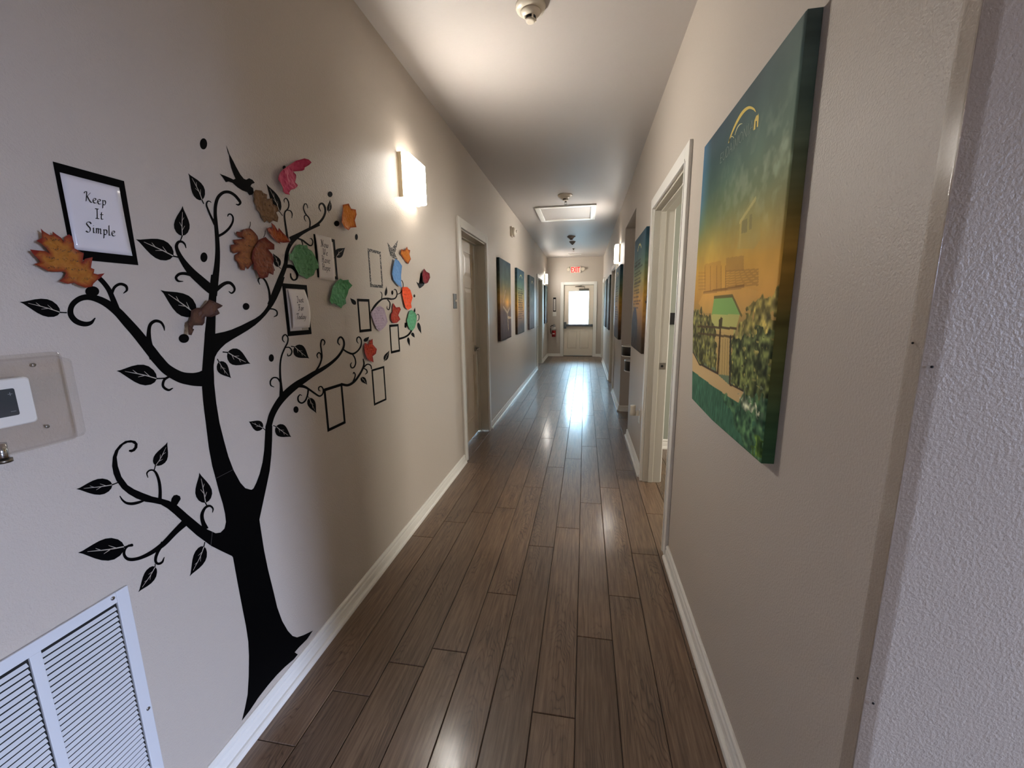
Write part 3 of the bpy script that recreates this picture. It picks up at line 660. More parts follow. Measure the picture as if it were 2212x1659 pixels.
# the large canvas with the photograph of the house
PY0, PY1, PZ0, PZ1, PD = 1.058, 1.797, 0.955, 1.937, 0.0335
def on_poster(k, u, v):
    p = on_x(*zp(k, u, v), XR - PD); return ((PY1 - p.y) / (PY1 - PY0), (p.z - PZ0) / (PZ1 - PZ0))
def pz(k, pts): return [on_poster(k, u, v) for u, v in pts]
def paint_house(U, V):
    st = [(0, (58, 92, 74)), (0.16, (92, 108, 84)), (0.30, (122, 112, 74)), (0.42, (186, 138, 66)), (0.52, (188, 142, 56)), (0.60, (160, 136, 62)), (0.70, (98, 108, 68)), (0.80, (58, 82, 68)), (0.90, (42, 64, 64)), (1, (46, 58, 66))]
    rgb = ramp(V, st)
    cl = fbm(U, V, 4, 5, 101, 4)
    grey = np.clip((U - 0.30) * 0.8, 0, 0.5)[..., None] * np.clip((V - 0.5) * 4, 0, 1)[..., None]
    rgb = rgb * (1 - grey) + np.array([110, 120, 104]) * grey
    rgb = rgb * (0.80 + 0.42 * cl[..., None])
    tr = np.clip((fbm(U, V, 22, 28, 131, 3) - 0.42) * 3.2, 0, 1) * np.clip((V - 0.52) * 5, 0, 1) * np.clip((0.92 - V) * 6, 0, 1) * np.clip((U - 0.18) * 5, 0, 1)
    rgb = rgb * (1 - 0.28 * tr[..., None]) + np.array([150, 156, 134]) * 0.28 * tr[..., None] * (0.5 + U[..., None])
    blue = np.clip(1 - U / (0.10 + 0.08 * vnoise(U, V, 1, 7, 5)), 0, 1) * np.clip((V - 0.62) * 6, 0, 1)   # strip of sky
    rgb = rgb * (1 - 0.75 * blue[..., None]) + np.array([62, 104, 136]) * 0.75 * blue[..., None]
    def put(m_, c, a=1.0):
        nonlocal rgb
        a = a * (0.75 if V[m_].mean() > 0.45 else 1.0) if m_.any() else a
        rgb = np.where(m_[..., None], rgb * (1 - a) + np.array(c) * a, rgb)
    def line(k, a, b, w_, c, al=0.7):
        (x0, y0), (x1, y1) = on_poster(k, *a), on_poster(k, *b)
        t = np.clip(((U - x0) * (x1 - x0) + (V - y0) * (y1 - y0) * 1.75) / ((x1 - x0) ** 2 + 1.75 * (y1 - y0) ** 2 + 1e-9), 0, 1)
        put(np.hypot(U - x0 - t * (x1 - x0), (V - y0 - t * (y1 - y0)) * 1.32) < w_, c, al)
    # upper storey: gable, windows and siding, faint
    put(inside(U, V, pz('T', [(410, 1530), (430, 1310), (470, 1210), (550, 1060), (575, 1090), (620, 1180), (620, 1480), (560, 1560), (400, 1560)])), (150, 140, 84), 0.45)
    put(inside(U, V, pz('T', [(450, 1300), (500, 1270), (495, 1400), (440, 1420)])), (104, 98, 62), 0.7)
    put(inside(U, V, pz('T', [(520, 1240), (545, 1225), (540, 1370), (515, 1380)])), (104, 98, 62), 0.6)
    line('T', (430, 1310), (575, 1090), 0.008, (190, 174, 110)); line('T', (425, 1540), (440, 1310), 0.010, (176, 152, 84))
    put(inside(U, V, pz('S', [(290, -10), (430, -30), (430, 90), (290, 105)])), (132, 98, 48), 0.55)
    put(inside(U, V, pz('S', [(120, 40), (250, 10), (245, 240), (125, 262)])), (146, 104, 46), 0.45)
    for q in range(7): line('S', (285, 95 + q * 20), (545, 82 + q * 20), 0.0035, (136, 98, 44), 0.6)
    for q in range(6): line('S', (70, 110 + q * 26), (125, 108 + q * 26), 0.004, (140, 100, 48), 0.5)
    for x_ in (120, 165, 215, 250, 285): line('S', (x_, 60), (x_, 250), 0.006, (118, 82, 36), 0.6)
    line('S', (110, 268), (430, 215), 0.007, (120, 84, 40), 0.8)
    put(inside(U, V, pz('S', [(110, 270), (430, 220), (560, 260), (420, 440), (120, 430), (70, 350)])), (196, 150, 78), 0.45)
    # green porch roof and pale porch below it
    put(inside(U, V, pz('S', [(195, 305), (340, 295), (408, 440), (175, 440)])), (118, 158, 84), 0.95)
    put(inside(U, V, pz('S', [(172, 440), (400, 440), (355, 600), (180, 560)])), (168, 168, 96), 0.9)
    line('S', (195, 303), (340, 293), 0.006, (96, 84, 44), 0.9); line('S', (340, 293), (412, 450), 0.006, (96, 84, 44), 0.9)
    put(inside(U, V, pz('S', [(190, 560), (350, 560), (340, 930), (215, 915)])), (180, 150, 92), 0.9)
    # hedge on the left, bushes on the right
    lf = fbm(U, V, 46, 60, 211, 2)
    def foliage(poly, a, b, seed, amt=0.95):
        Uj = U + 0.05 * (vnoise(U, V, 38, 50, seed + 2) - 0.5); Vj = V + 0.04 * (vnoise(U, V, 38, 50, seed + 3) - 0.5)
        m_ = inside(Uj, Vj, pz('S', poly)); n = fbm(U, V, 44, 58, seed, 2)
        cc = np.array(a) * (1 - n[..., None]) + np.array(b) * n[..., None]; cc = cc * (0.45 + 1.1 * n[..., None])
        jag = (vnoise(U, V, 60, 80, seed + 7) > 0.18)
        nonlocal rgb; rgb = np.where((m_ & jag)[..., None], rgb * (1 - amt) + cc * amt, rgb)
    foliage([(25, 400), (110, 400), (200, 500), (222, 905), (60, 835), (12, 745)], (48, 48, 26), (126, 122, 66), 300)
    foliage([(335, 640), (420, 480), (520, 330), (720, 240), (735, 700), (640, 1130), (430, 1060), (320, 1000)], (52, 60, 30), (176, 160, 84), 320, 0.75)
    foliage([(330, 650), (520, 560), (735, 620), (640, 1150), (430, 1060), (320, 1000)], (30, 40, 26), (112, 118, 66), 340)
    # gate and rails
    for x_ in (235, 255, 275, 295, 315): line('S', (x_ + 8, 640), (x_, 915), 0.0035, (104, 88, 58), 0.55)
    line('S', (248, 480), (222, 912), 0.011, (64, 48, 24), 0.95); line('S', (60, 535), (370, 552), 0.005, (70, 54, 34), 0.9); line('S', (60, 590), (350, 620), 0.005, (70, 54, 34), 0.8)
    put(inside(U, V, pz('S', [(232, 480), (262, 465), (256, 545), (230, 550)])), (66, 58, 30), 0.9)
    line('S', (325, 620), (318, 1000), 0.010, (46, 42, 34), 0.9); line('S', (15, 745), (60, 838), 0.008, (58, 46, 36), 0.9); line('S', (60, 838), (222, 912), 0.008, (58, 46, 36), 0.9); line('S', (318, 1000), (430, 1062), 0.008, (58, 46, 36), 0.9)
    # path and grass
    put(inside(U, V, pz('S', [(-30, 720), (12, 748), (60, 840), (222, 918), (318, 1004), (432, 1062), (385, 1145), (160, 995), (-5, 885), (-40, 860)])), (188, 158, 112), 0.95)
    g = inside(U, V, pz('S', [(-40, 865), (-5, 885), (160, 995), (385, 1145), (640, 1320), (700, 1700), (400, 1700), (-60, 1200)]))
    n = fbm(U, V, 60, 40, 400, 2); gg = np.array([58, 96, 74]) * (0.72 + 0.56 * n[..., None]); rgb = np.where(g[..., None], gg, rgb)
    foliage([(250, 1070), (385, 1145), (430, 1065), (640, 1130), (720, 1700), (520, 1640), (380, 1360)], (34, 66, 50), (98, 128, 82), 360, 0.8)
    foliage([(395, 1085), (440, 1075), (550, 1210), (540, 1260), (470, 1200), (410, 1170)], (60, 74, 56), (214, 206, 176), 380, 0.8)
    foliage([(480, 1500), (560, 1430), (720, 1400), (720, 1750), (560, 1640)], (44, 74, 26), (120, 146, 62), 390, 0.85)
    return rgb * 1.10 + 6
poster = canvas('R', PY0, PY1, PZ0, PZ1, PD, paint_house, 'large teal and gold canvas of a house with green hedges, beside the open doorway', 300, 400,
                warp=lambda U, V: -0.017 * np.clip(1 - U * 2.2, 0, 1) * np.clip(1 - V * 3.0, 0, 1))
M_YELLOW = mat('logo_yellow', (216, 186, 66), 0.5); M_PALE = mat('logo_pale', (206, 200, 142), 0.5); M_LETTER = mat('logo_letter', (128, 142, 128), 0.5)
def poster_pt(k, u, v, e):
    p = on_x(*zp(k, u, v), XR - PD - e); return (p.x, p.y, p.z)
def poster_stroke(name, k, pts, m_, n=8):
    Lf, Rt, _ = stroke_outline(pts, n, False); vs, fs = [], []
    for l, r_ in zip(Lf, Rt): vs += [poster_pt(k, *l, 0.0006), poster_pt(k, *r_, 0.0006)]
    fs = [(2 * i, 2 * i + 1, 2 * i + 3, 2 * i + 2) for i in range(len(Lf) - 1)]
    adopt(mesh(name, vs, fs, m_), poster)
poster_stroke('logo_arc', 'T', [(320, 565, 4), (345, 490, 10), (395, 375, 18), (455, 275, 24), (510, 230, 26), (555, 240, 20), (578, 270, 5)], M_YELLOW)
poster_stroke('logo_arc', 'T', [(380, 490, 3), (402, 425, 7), (428, 388, 9), (452, 380, 4)], M_PALE)
poster_stroke('logo_arc', 'T', [(325, 545, 3), (345, 505, 8), (360, 502, 7), (374, 518, 3)], M_PALE)
hp = [(556, 444), (566, 350), (584, 304), (598, 300), (604, 283), (607, 318), (600, 408), (588, 414), (590, 352), (578, 358), (574, 432)]
hr = delaunay_2d_cdt([Vector(poster_pt('T', u, v, 0.0006)[1:]) for u, v in hp], [], [list(range(len(hp)))], 1, 1e-7)
adopt(mesh('logo_house', [(XR - PD - 0.0006, p[0], p[1]) for p in hr[0]], [tuple(f) for f in hr[2]], M_YELLOW), poster)

# ------------------------------------------------------------------ lettering
G = {
 'K': (.74, [[(.05, .80), (.02, .9), (.12, .98), (.28, .97)], [(.27, .97), (.2, .5), (.12, .02)], [(.64, .97), (.45, .75), (.22, .5)], [(.28, .54), (.45, .2), (.62, .0), (.74, .06)]]),
 'e': (.42, [[(.05, .26), (.28, .31), (.36, .42), (.25, .5), (.1, .42), (.04, .2), (.14, .02), (.28, .02), (.39, .1)]]),
 'p': (.50, [[(.06, .43), (.14, .48), (.12, .2), (.05, -.35)], [(.14, .38), (.28, .5), (.41, .42), (.4, .2), (.28, .02), (.12, .06)]]),
 'I': (.46, [[(.08, .96), (.42, .97)], [(.27, .96), (.2, .03)], [(.04, .03), (.38, .03)]]),
 't': (.34, [[(.18, .72), (.1, .2), (.14, .03), (.3, .07)], [(.02, .48), (.32, .5)]]),
 'S': (.60, [[(.57, .83), (.47, .97), (.25, .95), (.15, .78), (.28, .58), (.43, .4), (.39, .12), (.2, .0), (.02, .1)]]),
 'i': (.22, [[(.03, .41), (.1, .48), (.07, .08), (.17, .05)], [(.11, .68), (.14, .72)]]),
 'm': (.62, [[(.03, .44), (.1, .48), (.05, .02)], [(.08, .33), (.2, .5), (.28, .44), (.24, .02)], [(.27, .33), (.4, .5), (.49, .44), (.45, .06), (.56, .06)]]),
 'l': (.24, [[(.13, .98), (.06, .1), (.12, .02), (.21, .07)]]),
 'N': (.76, [[(.01, .12), (.1, .02), (.19, .6), (.23, .97)], [(.05, .9), (.23, .97), (.5, .03)], [(.5, .03), (.6, .88), (.76, .97)]]),
 'o': (.44, [[(.24, .5), (.1, .42), (.04, .2), (.14, .02), (.3, .06), (.38, .28), (.3, .46), (.2, .5)]]),
 'w': (.60, [[(.03, .43), (.1, .48), (.08, .12), (.16, .02), (.28, .12), (.31, .46)], [(.29, .12), (.38, .02), (.5, .15), (.53, .42), (.46, .5)]]),
 'W': (.86, [[(.03, .88), (.15, .97), (.14, .3), (.2, .03), (.4, .5), (.46, .92)], [(.42, .4), (.46, .03), (.7, .5), (.76, .9), (.68, .97)]]),
 'H': (.72, [[(.03, .88), (.13, .97), (.22, .96), (.14, .03)], [(.6, .97), (.5, .05), (.62, .03)], [(.17, .5), (.56, .52)]]),
 'a': (.50, [[(.36, .47), (.2, .5), (.06, .3), (.06, .08), (.16, .02), (.3, .15), (.38, .48)], [(.38, .48), (.33, .1), (.4, .03), (.48, .08)]]),
 'v': (.42, [[(.03, .43), (.1, .48), (.14, .05)], [(.14, .03), (.34, .3), (.37, .44), (.3, .5)]]),
 'J': (.50, [[(.08, .88), (.25, .97), (.48, .96)], [(.4, .96), (.33, .4), (.2, -.05), (.05, -.05), (.02, .06)]]),
 'u': (.48, [[(.03, .43), (.1, .48), (.08, .12), (.16, .02), (.33, .2)], [(.38, .48), (.33, .08), (.44, .06)]]),
 's': (.34, [[(.31, .43), (.2, .5), (.1, .42), (.2, .28), (.28, .15), (.2, .02), (.03, .07)]]),
 'F': (.60, [[(.03, .86), (.1, .97), (.62, .97)], [(.3, .96), (.22, .1), (.12, .0), (.03, .06)], [(.14, .55), (.47, .57)]]),
 'r': (.36, [[(.03, .43), (.1, .48), (.06, .02)], [(.09, .31), (.2, .48), (.32, .46)]]),
 'T': (.60, [[(.01, .82), (.08, .95), (.68, .97)], [(.4, .96), (.3, .1), (.2, .02)]]),
 'd': (.52, [[(.35, .45), (.2, .5), (.06, .3), (.06, .08), (.16, .02), (.3, .15)], [(.47, .98), (.35, .1), (.45, .05)]]),
 'y': (.46, [[(.03, .43), (.1, .48), (.1, .15), (.18, .04), (.32, .2)], [(.4, .48), (.34, .0), (.22, -.3), (.05, -.35)]])}
CAPS = {'E': (.5, [[(.45, 1), (.06, 1), (.06, 0), (.45, 0)], [(.06, .52), (.38, .52)]]), 'U': (.62, [[(.06, 1), (.06, .3), (.16, .05), (.3, 0), (.44, .05), (.54, .3), (.54, 1)]]),
 'D': (.62, [[(.06, 0), (.06, 1), (.3, 1), (.5, .82), (.56, .5), (.5, .18), (.3, 0), (.06, 0)]]), 'A': (.62, [[(.02, 0), (.3, 1), (.58, 0)], [(.13, .36), (.47, .36)]]),
 'I': (.2, [[(.1, 1), (.1, 0)]]), 'M': (.74, [[(.05, 0), (.08, 1), (.37, .15), (.66, 1), (.69, 0)]]), 'O': (.7, [[(.35, 1), (.12, .85), (.04, .5), (.12, .15), (.35, 0), (.58, .15), (.66, .5), (.58, .85), (.35, 1)]]),
 'N': (.64, [[(.06, 0), (.06, 1), (.56, 0), (.56, 1)]]), 'X': (.6, [[(.04, 1), (.56, 0)], [(.04, 0), (.56, 1)]]), 'T': (.56, [[(.02, 1), (.54, 1)], [(.28, 1), (.28, 0)]])}
def letter_quads(text, font, nib, ang, smooth=True, space=0.05):
    """broad-nib quads for a word; returns (list of 4-point quads, width)"""
    quads, x = [], 0.0; nv = np.array([math.cos(ang), math.sin(ang)]) * nib / 2; tv = np.array([-math.sin(ang), math.cos(ang)]) * nib * 0.16
    for ch in text:
        wd, st = font[ch]
        for s_ in st:
            c = [np.array(p) for p in (catmull(s_, 5) if smooth and len(s_) > 2 else s_)]
            for a, b in zip(c[:-1], c[1:]):
                o = np.array([x, 0])
                quads.append([a - nv + o, a + nv + o, b + nv + o, b - nv + o]); quads.append([a - tv + o, a + tv + o, b + tv + o, b - tv + o])
        x += wd + space
    return quads, x - space
def quads_mesh(name, quads, place, m_, root):
    vs, fs = [], []
    for i, q in enumerate(quads):
        a = (q[1][0] - q[0][0]) * (q[2][1] - q[0][1]) - (q[1][1] - q[0][1]) * (q[2][0] - q[0][0])
        q = q if a >= 0 else q[::-1]
        vs += [place(p) for p in q]; fs.append((4 * i, 4 * i + 1, 4 * i + 2, 4 * i + 3))
    return adopt(mesh(name, vs, fs, m_), root)
def straight_quads(text, font, wd_, space=0.08):
    quads, x = [], 0.0
    for ch in text:
        cw_, st = font[ch]
        for s_ in st:
            for a, b in zip(s_[:-1], s_[1:]):
                a = np.array(a) + [x, 0]; b = np.array(b) + [x, 0]; t = (b - a) / np.linalg.norm(b - a); n = np.array([-t[1], t[0]]) * wd_ / 2; e = t * wd_ / 2
                quads.append([a - n - e, a + n - e, b + n + e, b - n + e])
        x += cw_ + space
    return quads, x - space
# the name on the large canvas
qd, wd = straight_quads('EUDAIMONIA', CAPS, 0.045, 0.10)
pa, pb = on_x(*zp('T', 243, 757), XR - PD), on_x(*zp('T', 556, 436), XR - PD); sc_y = (pa.y - pb.y) / wd; z_b = (pa.z + pb.z) / 2
hgt = on_x(*zp('T', 252, 668), XR - PD).z - pa.z
quads_mesh('lettering', qd, lambda p: (XR - PD - 0.0007, pa.y - p[0] * sc_y, pa.z + (pb.z - pa.z) * p[0] / wd + p[1] * hgt), M_LETTER, poster)

# ------------------------------------------------------------------ the black tree decal
tree = empty('tree_decal', (XL, 1.05, 0.08), 'black vinyl tree with curling branches and leaves stuck on the wall', 'wall decal')
layer = [0]
def nxt():
    layer[0] += 1; return 0.0003 + (layer[0] % 12) * 0.00004
TH = 0.0004
trunk = [('G', p) for p in [(472, 1515), (495, 1420), (513, 1330), (521, 1200), (523, 1050), (518, 950), (500, 830), (470, 680), (440, 520), (408, 345)]]
trunk += [('F', p) for p in [(1450, 1100), (1440, 1000), (1443, 860), (1435, 790), (1415, 700), (1380, 585), (1350, 470), (1320, 360), (1290, 200), (1265, 0)]]
trunk += [('E', p) for p in [(228, 1470), (205, 1390), (180, 1280), (162, 1160), (148, 1050), (136, 960), (126, 870), (120, 790), (120, 660), (128, 560), (140, 400), (215, 400), (212, 480), (206, 560), (203, 640), (207, 760), (222, 900), (245, 1040), (275, 1160), (308, 1280), (345, 1378), (395, 1470), (430, 1508)]]
trunk += [('F', p) for p in [(1655, 569), (1672, 572), (1690, 560), (1715, 510), (1745, 430), (1770, 330), (1785, 220), (1792, 100), (1797, 0), (1858, 0), (1856, 130), (1850, 250), (1835, 400), (1800, 570), (1772, 700), (1742, 840), (1760, 960), (1785, 1120), (1820, 1290), (1860, 1450), (1905, 1640)]]
trunk += [('G', p) for p in [(680, 545), (720, 690), (760, 800), (800, 870), (835, 908), (868, 918), (915, 902), (980, 870), (940, 930), (880, 990), (850, 1025), (872, 1040), (845, 1075), (780, 1130), (720, 1190), (660, 1260), (590, 1350), (530, 1440)]]
wall_poly_mesh('trunk', [tuple(lw(*zp(k, *p)))[1:] for k, p in trunk], nxt(), TH, M_BLACK, tree)
def bpoly(k, pts): wall_poly_mesh('branch', px_poly(k, pts), nxt(), TH, M_BLACK, tree)
def bstroke(k, pts): stroke('branch', k, pts, nxt(), TH, M_BLACK, tree)
bpoly('F', [(1500, 880), (1443, 860), (1430, 920), (1395, 955), (1350, 962), (1315, 945), (1280, 930), (1215, 890), (1100, 795), (1010, 715), (930, 670), (860, 650), (780, 632), (700, 602), (620, 568), (560, 530), (505, 455), (473, 360), (463, 280), (480, 220), (520, 170), (560, 150), (600, 150), (625, 165), (622, 190), (605, 210), (575, 215), (572, 230), (595, 237), (625, 225), (648, 195), (650, 160), (630, 135), (590, 127), (540, 135), (490, 170), (450, 220), (428, 280), (422, 360), (435, 430), (460, 490), (510, 560), (570, 610), (640, 650), (720, 680), (790, 690), (860, 705), (920, 740), (980, 790), (1045, 850), (1085, 895), (1180, 980), (1310, 1075), (1420, 1130), (1505, 1170), (1560, 1190)])
bpoly('F', [(945, 700), (955, 650), (975, 622), (1000, 617), (1030, 630), (1037, 655), (1015, 690), (990, 730)])
bpoly('E', [(190, 405), (215, 400), (280, 387), (330, 372), (400, 342), (450, 317), (500, 292), (535, 268), (562, 240), (585, 208), (605, 165), (625, 115), (645, 70), (664, 30), (678, -5), (712, -5), (700, 40), (680, 95), (655, 150), (630, 195), (605, 230), (575, 268), (540, 305), (500, 340), (450, 375), (400, 405), (340, 440), (290, 472), (255, 505), (230, 535), (212, 570), (204, 620), (190, 560)])
bpoly('E', [(236, -22), (224, 100), (218, 230), (214, 412), (138, 412), (148, 320), (158, 230), (172, 100), (184, -22)])
STR = {
 'E': [[(597, 1070, 46), (604, 1040, 42), (620, 985, 44), (650, 925, 46), (690, 868, 50), (740, 815, 52), (800, 766, 48), (860, 727, 40), (920, 688, 34), (980, 655, 28), (1040, 615, 22), (1090, 570, 18), (1125, 520, 15), (1138, 480, 13), (1133, 445, 12), (1114, 425, 12), (1097, 440, 11), (1094, 465, 9), (1107, 482, 5)],
  [(690, 860, 34), (686, 780, 19), (680, 700, 14), (680, 620, 12), (690, 560, 11), (712, 505, 11), (732, 465, 10), (735, 430, 9), (718, 408, 9), (700, 420, 9), (697, 445, 8), (710, 462, 5)],
  [(712, 500, 7), (745, 500, 9), (763, 525, 9), (755, 552, 9), (735, 560, 7), (733, 545, 4)], [(680, 748, 10), (660, 720, 10), (630, 717, 10), (610, 740, 10), (612, 770, 9), (635, 783, 5)],
  [(930, 675, 12), (962, 625, 12), (978, 570, 11), (975, 520, 10), (970, 480, 10), (978, 446, 10), (993, 448, 9), (1000, 465, 8), (993, 483, 5)],
  [(974, 585, 8), (971, 550, 9), (956, 537, 9), (943, 555, 8), (950, 576, 5)], [(1128, 510, 10), (1160, 532, 12), (1200, 545, 14), (1235, 525, 11), (1258, 490, 10), (1262, 450, 9), (1248, 425, 9), (1232, 432, 9), (1230, 455, 7), (1240, 470, 4)],
  [(1195, 543, 9), (1215, 575, 9), (1221, 612, 9), (1210, 640, 9), (1193, 645, 9), (1185, 625, 7), (1192, 608, 4)],
  [(795, 770, 30), (850, 780, 20), (890, 802, 14), (930, 830, 12), (962, 848, 11), (985, 832, 9), (988, 800, 9), (975, 780, 9), (958, 785, 8), (957, 805, 6), (968, 812, 4)],
  [(882, 795, 12), (876, 840, 11), (860, 880, 11), (835, 898, 11), (812, 885, 11), (808, 857, 10), (822, 838, 7), (835, 845, 4)],
  [(1115, 762, 18), (1165, 770, 18), (1210, 745, 16), (1245, 700, 14), (1270, 655, 13), (1281, 615, 10), (1275, 583, 6)], [(1200, 748, 8), (1213, 720, 9), (1218, 695, 8), (1208, 678, 7), (1203, 690, 4)],
  [(1262, 668, 8), (1283, 638, 9), (1305, 620, 9), (1328, 628, 8), (1335, 652, 7)], [(1275, 648, 7), (1298, 660, 8), (1303, 680, 7), (1290, 691, 4)],
  [(608, 165, 18), (600, 95, 14), (582, 38, 13), (562, 8, 12), (541, -2, 11), (522, 15, 9), (533, 48, 4)], [(588, 222, 10), (630, 225, 10), (655, 240, 10), (656, 268, 9), (636, 279, 5)]],
 'C': [[(15, 1120, 74), (90, 930, 72), (165, 745, 70), (215, 620, 64), (243, 530, 56), (250, 450, 50), (262, 370, 50), (290, 290, 52), (335, 215, 56), (400, 148, 56), (470, 95, 48), (560, 45, 40), (650, 5, 34), (720, -25, 30)],
  [(400, 160, 20), (480, 190, 24), (540, 235, 22), (590, 268, 20), (622, 258, 17), (632, 210, 14), (612, 170, 13), (590, 168, 6)], [(465, 180, 12), (485, 235, 13), (488, 266, 9)]],
 'B': [[(930, 1120, 44), (1010, 1080, 38), (1080, 1043, 34), (1150, 1005, 28), (1220, 960, 24), (1265, 910, 22), (1290, 850, 20), (1287, 795, 20), (1262, 757, 18), (1235, 766, 16), (1228, 800, 10), (1245, 835, 6)],
  [(908, 1140, 22), (893, 1040, 20), (880, 950, 18), (873, 885, 16), (880, 842, 14), (905, 815, 13), (918, 780, 12), (912, 735, 12), (890, 703, 10), (870, 718, 8), (872, 745, 4)], [(900, 825, 10), (935, 833, 11), (952, 865, 10), (948, 905, 5)],
  [(1130, 1010, 14), (1136, 950, 13), (1122, 902, 12), (1096, 872, 12), (1078, 840, 12), (1068, 800, 11), (1080, 762, 11), (1100, 765, 9), (1113, 805, 5)], [(1104, 872, 9), (1078, 885, 10), (1078, 915, 8), (1093, 940, 4)],
  [(140, 1700, 84), (160, 1560, 72), (180, 1400, 58), (188, 1250, 48), (182, 1100, 42), (170, 960, 38), (163, 850, 34), (170, 760, 34), (195, 690, 34), (245, 645, 32), (305, 640, 30), (360, 670, 28), (405, 720, 28), (420, 750, 24), (402, 770, 18), (380, 765, 10)],
  [(160, 970, 28), (120, 890, 20), (90, 820, 18), (73, 770, 16), (85, 735, 14), (110, 736, 9), (122, 748, 4)], [(185, 1095, 26), (250, 1060, 26), (305, 1010, 24), (340, 950, 20), (345, 900, 16), (325, 868, 15), (300, 868, 14), (290, 890, 6)],
  [(880, 1400, 36), (940, 1402, 36), (985, 1440, 30), (1003, 1490, 24), (995, 1528, 18), (965, 1540, 16), (940, 1512, 16), (935, 1475, 11)]],
 'A': [[(1440, 1165, 50), (1410, 1145, 64), (1340, 1085, 62), (1270, 1020, 55), (1215, 950, 40), (1180, 890, 30), (1163, 840, 24), (1175, 808, 20), (1200, 803, 16), (1222, 820, 12), (1232, 848, 5)], [(1300, 1050, 24), (1230, 1032, 22), (1185, 1035, 20), (1160, 1060, 18), (1175, 1085, 14), (1210, 1088, 5)],
  [(1430, 1165, 30), (1500, 1108, 26), (1545, 1098, 22), (1575, 1125, 18), (1580, 1152, 14), (1560, 1172, 12), (1540, 1160, 5)],
  [(1030, 1650, 75), (960, 1560, 75), (880, 1460, 72), (800, 1370, 68), (740, 1305, 62), (670, 1250, 55), (600, 1215, 48), (530, 1200, 42), (465, 1215, 40), (415, 1260, 40), (405, 1320, 42), (440, 1370, 40), (500, 1393, 36), (550, 1385, 26), (580, 1352, 8)],
  [(738, 1300, 50), (712, 1225, 40), (680, 1150, 36), (640, 1095, 34), (600, 1055, 34)], [(698, 1180, 20), (720, 1130, 20), (760, 1107, 20), (800, 1120, 20), (808, 1150, 16), (785, 1172, 6)],
  [(1000, 1640, 60), (970, 1540, 44), (965, 1460, 30), (975, 1400, 24), (1010, 1372, 22), (1050, 1380, 18), (1072, 1410, 14), (1078, 1440, 4)]],
 'P': [[(330, 765, 23), (341, 778, 23), (360, 798, 23), (388, 814, 24), (412, 819, 27), (430, 819, 31), (442, 817, 36)]],
 'H': [[(664, 130, 8), (640, 145, 10), (635, 170, 10), (655, 185, 9), (672, 178, 4)]],
 'F': [[(710, 668, 14), (660, 685, 24), (600, 697, 26), (550, 690, 22), (515, 665, 16), (492, 630, 8)], [(850, 660, 32), (852, 580, 28), (843, 500, 26), (820, 430, 22), (790, 398, 16), (755, 400, 14), (733, 425, 12), (742, 462, 6)],
  [(1262, 925, 50), (1232, 850, 36), (1228, 790, 30), (1255, 735, 22), (1295, 716, 20), (1325, 740, 14), (1322, 775, 5)], [(1075, 865, 62), (990, 945, 50), (900, 1040, 46), (850, 1083, 42), (770, 1137, 36), (680, 1180, 30), (600, 1197, 30), (550, 1185, 28), (528, 1145, 24), (540, 1100, 18), (572, 1070, 16)],
  [(880, 1045, 40), (840, 1110, 28), (815, 1170, 26), (812, 1215, 24), (835, 1235, 22), (870, 1220, 18), (888, 1178, 6)], [(528, 1088, 12), (560, 1078, 16), (600, 1068, 26)]],
 'D': [[(400, 950, 18), (440, 890, 26), (480, 845, 24), (530, 808, 20), (590, 801, 22), (640, 808, 20), (685, 795, 16), (705, 750, 13), (695, 705, 12), (678, 690, 9), (668, 702, 5)], [(700, 752, 9), (735, 740, 10), (760, 715, 10), (775, 680, 9), (778, 630, 9), (765, 590, 8), (745, 578, 4)],
  [(520, 805, 10), (525, 760, 9), (518, 730, 8), (502, 722, 4)], [(590, 812, 14), (618, 850, 13), (619, 900, 12), (605, 935, 11), (586, 920, 9), (585, 890, 4)], [(728, 1283, 26), (790, 1265, 22), (840, 1235, 20), (875, 1190, 20), (900, 1140, 16)],
  [(945, 1072, 6), (965, 1050, 8), (968, 1010, 8), (955, 988, 8), (940, 1000, 5)], [(808, 1090, 24), (808, 1120, 26), (806, 1140, 24)]]}
for k, ls in STR.items():
    for s_ in ls: bstroke(k, s_)
M_VEIN = M_WALL
